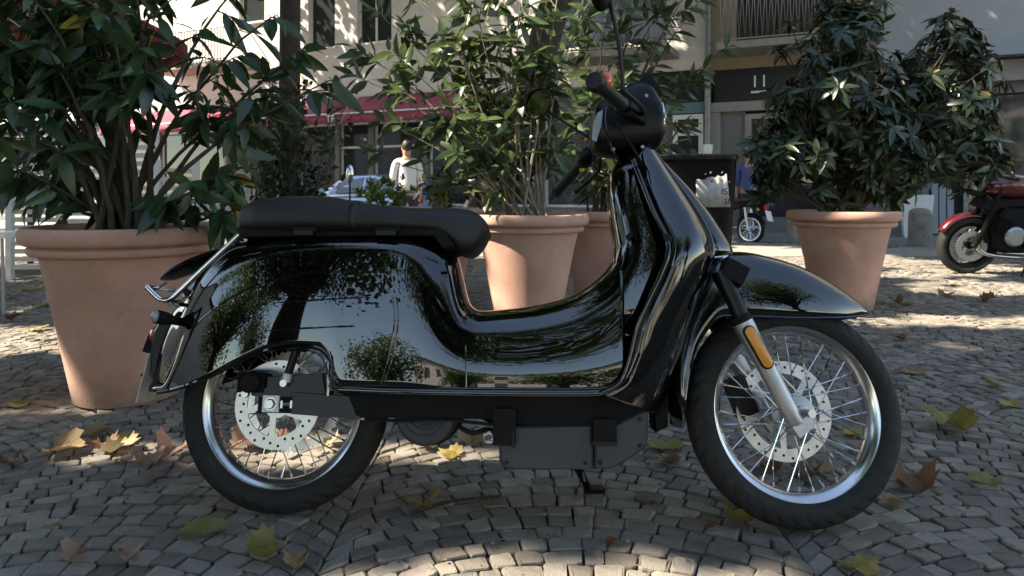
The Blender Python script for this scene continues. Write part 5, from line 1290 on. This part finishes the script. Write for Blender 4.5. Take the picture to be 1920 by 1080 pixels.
rows = [[Vector((x,w_*math.copysign(abs(math.cos(a))**.6,math.cos(a)),(z0+z1)/2+(z1-z0)/2*math.copysign(abs(math.sin(a))**.6,math.sin(a)))) for a in [2*math.pi*k/20 for k in range(20)]] for x,z0,z1,w_ in ((-.92,.76,.86,.10),(-1.1,.76,.84,.14),(-1.3,.78,.86,.14),(-1.5,.84,.93,.11),(-1.68,.88,.94,.07))]
mb = MB().grid(rows, False, True); mb.f.append(tuple(range(20))); mb.f.append(tuple(4*20+k for k in range(20))); mb.build('seat', M['leather'], rm)
eg = MB().prism([(-.45,.30),(-.40,.50),(-.52,.70),(-.95,.70),(-1.05,.45),(-.95,.26),(-.55,.24)], -.16, .16, .03).build('engine', M['matte'], rm)
for k in range(6): MB().box((-.48-.012*k,0,.44+.03*k), (.17,.36,.008), Matrix.Rotation(rad(-20),3,'Y')).build('cooling_fin', M['satin'], eg, False)
MB().lathe([(0,-.03),(.08,-.03),(.10,-.01),(.10,.02),(0,.02)], 28, (-.78,.18,.40), 'y').build('engine_cover', M['satin'], eg); MB().lathe([(0,.03),(.08,.03),(.10,.01),(.10,-.02),(0,-.02)], 28, (-.62,.17,.42), 'y').build('engine_cover', M['alu'], eg)
MB().prism([(-.36,.78),(-.30,.70),(-.42,.66),(-.50,.70),(-.98,.74),(-1.05,.82),(-.95,.80)], -.11, .11, .01).build('frame', M['matte'], rm)
for sg in (1,-1):
    MB().tube(smooth([(-.40,sg*.05,.50),(-.32,sg*.07,.36),(-.42,sg*.08,.22),(-.9,sg*.09,.18)],5), .022, 10).build('exhaust_pipe', M['steel'], rm)
    MB().box((-1.22,sg*.115,.33), (.46,.03,.06), Matrix.Rotation(rad(-3),3,'Y')).build('swing_arm', M['satin'], rm)
    MB().tube(smooth([(-.36,sg*.06,.97),(-.37,sg*.18,1.03),(-.44,sg*.36,1.02)],4), .012, 10).tube([(-.42,sg*.26,1.025),(-.45,sg*.38,1.02)], .018, 10).build('handlebar', M['satin'], rm)
    m_ = MB().tube([(-.38,sg*.22,1.03),(-.34,sg*.26,1.14),(-.35,sg*.29,1.19)], .006, 6).build('mirror', M['satin'], rm); MB().ball((-.35,sg*.31,1.20), (.025,.06,.038)).build('mirror_shell', M['satin'], m_)
    MB().ball((-.34,sg*.16,.80), (.03,.02,.02)).build('turn_signal', M['satin'], rm)
hl = MB().lathe([(0,-.10),(.05,-.09),(.085,-.04),(.092,.0)], 28, (-.26,0,.86), 'x').build('headlamp', M['satin'], rm); MB().lathe([(0,.02),(.05,.014),(.088,.0)], 28, (-.26,0,.86), 'x').build('headlamp_lens', M['pane'], hl)
MB().box((-.30,0,.98), (.08,.16,.06), Matrix.Rotation(rad(-30),3,'Y')).build('instruments', M['satin'], rm)
MB().tube([(-1.05,.18,.40),(-1.62,.22,.52)], [.05,.06], 16).build('silencer', M['steel'], rm)
MB().tube([(-.80,.14,.22),(-.60,.33,-.035)], .012, 8).tube([(-.60,.33,-.03),(-.53,.34,-.03)], .010, 6).build('side_stand', M['satin'], rm)
MB().tube([(-.98,.16,.33),(-.98,.26,.33)], .014, 8).build('foot_peg', M['grip'], rm)
for o_ in set(COL.objects)-NM0:
    if o_.parent == rm: o_.location.x += .27
MB().box((-1.72,0,.80), (.04,.16,.10)).build('tail_lamp', M['red'], rm, False)

g = P(1406,446,12.5); mp = thing('moped', 'dark moped with white plate seen from behind on the street', 'moped', (g.x,g.y,-.12), (rad(6),0,rad(180-48)))
moto_wheel('rear_wheel', mp, Vector((0,0,.27)), .27, .205, .085, 28, True); moto_wheel('front_wheel', mp, Vector((1.18,0,.27)), .27, .205, .085, 28, True)
rows = [[Vector((x,w_*math.cos(a),z+.05*math.sin(a))) for a in [2*math.pi*k/18 for k in range(18)]] for x,z,w_ in ((-.16,.77,.06),(-.10,.79,.12),(.15,.79,.135),(.42,.77,.11),(.55,.76,.05))]
mb = MB().grid(rows, False, True); mb.f.append(tuple(range(18))); mb.f.append(tuple(4*18+k for k in range(18))); mb.build('seat', M['darkwood'], mp)
rows = []
for i in range(15):
    a = rad(30+130*i/14); rows.append([Vector((.30*math.cos(a),.055*t_,.27+.30*math.sin(a)-.03*t_*t_)) for t_ in (-1,-.5,0,.5,1)])
MB().grid(rows).build('rear_fender', M['satin'], mp, True, None, .004)
MB().tube(smooth([(-.18,.10,.70),(.2,.11,.70),(.55,.08,.62),(.85,.03,.78)],5), .02, 10).tube(smooth([(-.18,-.10,.70),(.2,-.11,.70),(.55,-.08,.62),(.85,-.03,.78)],5), .02, 10).build('frame', M['satin'], mp)
for sg in (1,-1):
    MB().tube([(0,sg*.10,.27),(.08,sg*.11,.66)], .022, 10).build('shock_absorber', M['chrome'], mp); MB().tube([(1.18,sg*.08,.27),(.92,sg*.08,.95)], .02, 10).build('fork_leg', M['alu'], mp)
    MB().tube([(.93,0,.98),(.86,sg*.3,1.02)], .012, 8).build('handlebar', M['satin'], mp); MB().ball((-.20,sg*.15,.62), (.025,.025,.025)).build('turn_signal', M['amber'], mp)
MB().box((-.26,0,.68), (.05,.13,.08)).build('tail_lamp', M['red'], mp, False)
MB().box((-.34,0,.52), (.006,.20,.19), Matrix.Rotation(rad(18),3,'Y')).build('number_plate', M['white'], mp, False)
MB().ball((.55,0,.40), (.16,.12,.14)).build('engine', M['alu'], mp); MB().ball((.70,0,.74), (.20,.11,.10)).build('fuel_tank', M['satin'], mp); MB().tube([(.5,-.13,.3),(-.2,-.15,.32)], .035, 12).build('exhaust', M['chrome'], mp)
MB().lathe([(0,.03),(.06,.02),(.08,0),(.06,-.08),(0,-.1)], 20, (1.02,0,.90), 'x').build('headlamp', M['lens'], mp)

# ================================================================== FALLEN LEAVES
OUT = [(0,.0),(.12,-.05),(.33,-.12),(.35,-.02),(.52,.04),(.46,.16),(.54,.30),(.43,.35),(.40,.52),(.27,.50),(.19,.66),(.10,.66),(0,.84)]
def maple(name, m, seed, curl, fold=0.0):
    r = random.Random(seed); pts = [(x+r.uniform(-.02,.02),y+r.uniform(-.02,.02)) for x,y in OUT]
    ring = pts+[(-x+r.uniform(-.02,.02),y) for x,y in pts[-2:0:-1]]; c = (0,.24); vs = [c]; mid = [((x+c[0])/2,(y+c[1])/2) for x,y in ring]; n = len(ring)
    vs = [c]+mid+ring; fs = [(0,1+i,1+(i+1)%n) for i in range(n)]+[(1+i,1+n+i,1+n+(i+1)%n,1+(i+1)%n) for i in range(n)]
    a1, a2, ph = r.uniform(.5,1.3)*curl, r.uniform(-.5,.8)*curl, r.uniform(0,6)
    def lift(x,y):
        rr = x*x+(y-.24)**2; return a1*.55*rr+a2*.4*x*x+.05*curl*math.sin(9*x+ph)+.06*curl*math.sin(8*y+ph*2)+fold*abs(x)*.8+.012*math.sin(14*x+3*y)
    V3 = [(x,y-.24,lift(x,y)) for x,y in vs]
    # veins stay as ridges, stalk is a thin tube
    mb = MB().add(V3, fs); z0 = lift(0,0)
    mb.tube(smooth([(0,-.24,z0),(r.uniform(-.1,.1),-.42,z0+.03),(r.uniform(-.2,.2),-.62,z0+r.uniform(-.02,.1))],4), [.010]*4+[.008]*4+[.013], 5)
    zmin = min(v[2] for v in mb.v); mb.v = [(x,y,z-zmin) for x,y,z in mb.v]
    return mb.mesh(name, m)
LMS = {}
for k in LEAFCOL: LMS[k] = [maple('fallen_leaf', M['fl_'+k], 100+len(k)*3+ord(k[0])%7+i*13, c_, f_) for i,(c_,f_) in enumerate(((.55,.05),(1.15,.16),(1.8,.46)))]
FL = [(118,850,74,'tan',1,'large tan fallen leaf left of rear wheel, arched over paving'),(190,847,46,'brown',2,'small brown curled leaf between two tan leaves left of rear wheel'),(226,846,68,'pale',1,'pale tan fallen leaf, right one of the trio left of rear wheel'),
 (236,826,46,'yellow',0,'small bright yellow leaf above the tan leaves left of rear wheel'),(182,820,52,'tan',1,'flat tan leaf just below the large pot'),(326,858,66,'pink',2,'crumpled pale leaf touching the rear tyre on the left'),(278,872,50,'pink',2,'crumpled pinkish leaf second from the rear tyre'),
 (22,872,56,'brown',2,'brown curled leaf at the left edge level with rear wheel'),(382,1001,80,'green',0,'yellow-green leaf on paving in front of the rear wheel'),(503,1048,84,'olive',1,'olive-brown leaf at bottom edge below the rear wheel'),(556,1064,44,'tan',2,'small curled tan leaf right of the olive one at bottom edge'),
 (146,1050,52,'pink',2,'left of two crumpled leaves near the bottom left corner'),(240,1052,46,'pink',2,'right of two crumpled leaves near the bottom left corner'),(792,950,72,'tan',1,'tan leaf under the middle of the scooter beside a twig'),
 (846,856,46,'yellow',1,'yellow leaf in the sunlit strip right of rear wheel'),(884,832,54,'tan',1,'tan leaf in the sunlit strip close to the battery'),(800,842,40,'pale',2,'pale leaf in the sunlit strip under the ribbed motor'),(1250,842,64,'olive',0,'greenish tan leaf between battery and front wheel'),(1256,874,42,'brown',1,'small brown leaf left of front tyre'),
 (1408,980,104,'olive',1,'big olive maple leaf against the bottom of front tyre'),(1786,812,92,'olive',2,'large upright olive-yellow leaf right of front wheel'),(1704,918,84,'brown',2,'big curled brown leaf right of front tyre'),(1846,906,50,'green',1,'pale green leaf at right near the edge'),
 (1676,948,40,'tan',1,'small tan leaf below the curled brown one right of front tyre'),(1612,1068,74,'yellow',1,'yellowish leaf at the bottom edge right of front wheel'),(1606,818,48,'yellow',0,'yellow leaf seen through the front rim on the right'),(1438,884,54,'brown',2,'brown leaf seen through the lower front spokes, left one'),
 (1510,892,58,'brown',2,'brown leaf seen through the lower front spokes, middle one'),(1540,880,50,'tan',0,'tan leaf seen through the lower front spokes, right one'),(1640,812,34,'pale',1,'small pale leaf just right of front rim'),(1890,762,34,'yellow',1,'small yellow leaf at right edge level with front axle'),
 (40,762,44,'olive',0,'olive leaf left of the large pot foot'),(26,700,30,'pale',0,'small pale leaf far left above the pot foot'),(60,545,36,'yellow',1,'yellow leaf left of the large pot, in the upper cluster'),(24,560,30,'tan',1,'tan leaf at left edge beside the yellow cluster'),
 (84,575,34,'olive',0,'olive leaf against the large pot left side'),(22,600,30,'brown',1,'brown leaf at left edge above the sunlit patch'),(70,620,36,'yellow',1,'yellow leaf lying in the sunlit patch at the left edge'),(1700,572,26,'green',0,'small green leaf right of the right pot foot'),
 (1680,570,26,'brown',2,'small brown leaf right of the right pot foot'),(1645,566,26,'yellow',1,'small yellow leaf touching the right pot foot'),(1776,556,30,'pale',1,'pale leaf cluster below the red motorcycle'),(1852,566,30,'brown',2,'brown leaf below the red motorcycle near the right edge'),
 (1792,536,20,'pale',0,'tiny pale leaf in front of the red motorcycle stand'),(1690,638,26,'brown',1,'reddish brown leaf right of the front wheel top'),(1712,700,44,'tan',0,'flat tan leaf right of the front wheel, midway up'),(1860,726,32,'tan',1,'tan leaf near the right edge below the sunlit stripes'),
 (620,835,40,'pale',2,'pale crumpled leaf seen through the rear spokes'),(520,838,50,'pink',2,'crumpled reddish leaf seen through the lower rear spokes'),(460,842,54,'pink',2,'crumpled pink leaf seen through the rear spokes at left'),(1330,992,28,'brown',1,'small brown scrap left of the big olive maple leaf'),
 (1600,790,30,'pale',1,'pale scrap seen through the front rim, beside the yellow leaf'),(235,868,30,'pink',1,'small pinkish scrap left of the crumpled leaves by rear tyre'),(925,945,26,'tan',0,'tiny tan leaf at the end of the twig'),(690,990,24,'tan',0,'tiny tan scrap right of the rear tyre bottom'),
 (95,985,26,'pale',0,'tiny pale scrap lower left on dark paving'),(1468,1040,26,'brown',0,'tiny reddish scrap below the front tyre'),(1145,1022,24,'brown',1,'tiny brown leaf at the sunlit patch below the battery')]
for i,(x,y,w_,c_,k,lab) in enumerate(FL):
    g = G(x,y); s_ = w_/FPX*g.y/.95; me = LMS[c_][k]; o = mobj('fallen_leaf', me); r_ = random.Random(i*7+1)
    o.location = g+Vector((0,0,.004)); o.scale = (s_,s_,s_); o.rotation_euler = (r_.uniform(-.08,.18) if k else 0, r_.uniform(-.12,.12) if k else 0, r_.uniform(0,6.28)); prop(o, lab, 'fallen leaf', 'fallen leaves on the paving')
o = [o for o in COL.objects if o.name.startswith('fallen_leaf') and o['label'].startswith('big olive maple')][0]; o.rotation_euler = (.5,.0,rad(-110))
# fine litter: too small and too many to count
vs, fs = [], []
def scrap(g, s_):
    b = len(vs); a = random.uniform(0,6.28); d = Vector((math.cos(a),math.sin(a),random.uniform(-.2,.5))); e = Vector((-math.sin(a),math.cos(a),random.uniform(-.3,.4))); g = g+Vector((0,0,.010))
    for u_, v_ in ((0,0),(.5,.4),(1,.05),(.5,-.4)): vs.append(tuple(g+d*s_*u_+e*s_*v_))
    fs.append((b,b+1,b+2)); fs.append((b,b+2,b+3))
for i in range(420):
    x, y = random.uniform(-20,1940), 460+620*random.random()**1.9
    scrap(G(x,y), random.uniform(.006,.018)*(1 if y > 620 else 2))
for i in range(900):
    a = random.uniform(-12,9); g = Vector((a,KY-a*KS+random.gauss(.35,.30),-.115)); g.z = -.115 if g.y > KY-a*KS+.13 else 0.0; scrap(g, random.uniform(.05,.11))
me = bpy.data.meshes.new('leaf_litter'); me.from_pydata(vs, [], fs); me.materials.append(M['lit']); prop(mobj('leaf_litter', me), 'scattered dry leaf scraps along the kerb and on the paving', 'leaf litter', kind='stuff')
# fallen twig
a, b = G(770,962,.008), G(940,930,.008)
t = MB().tube(smooth([a,a.lerp(b,.4)+Vector((.01,.02,.004)),b],6), [.005]*6+[.004]*6+[.002], 6).tube([a.lerp(b,.5),a.lerp(b,.62)+Vector((.02,-.02,.01))], .002, 5).build('fallen_twig', M['bark']); prop(t, 'thin brown twig on paving beneath the scooter', 'twig')
bpy.context.view_layer.update()
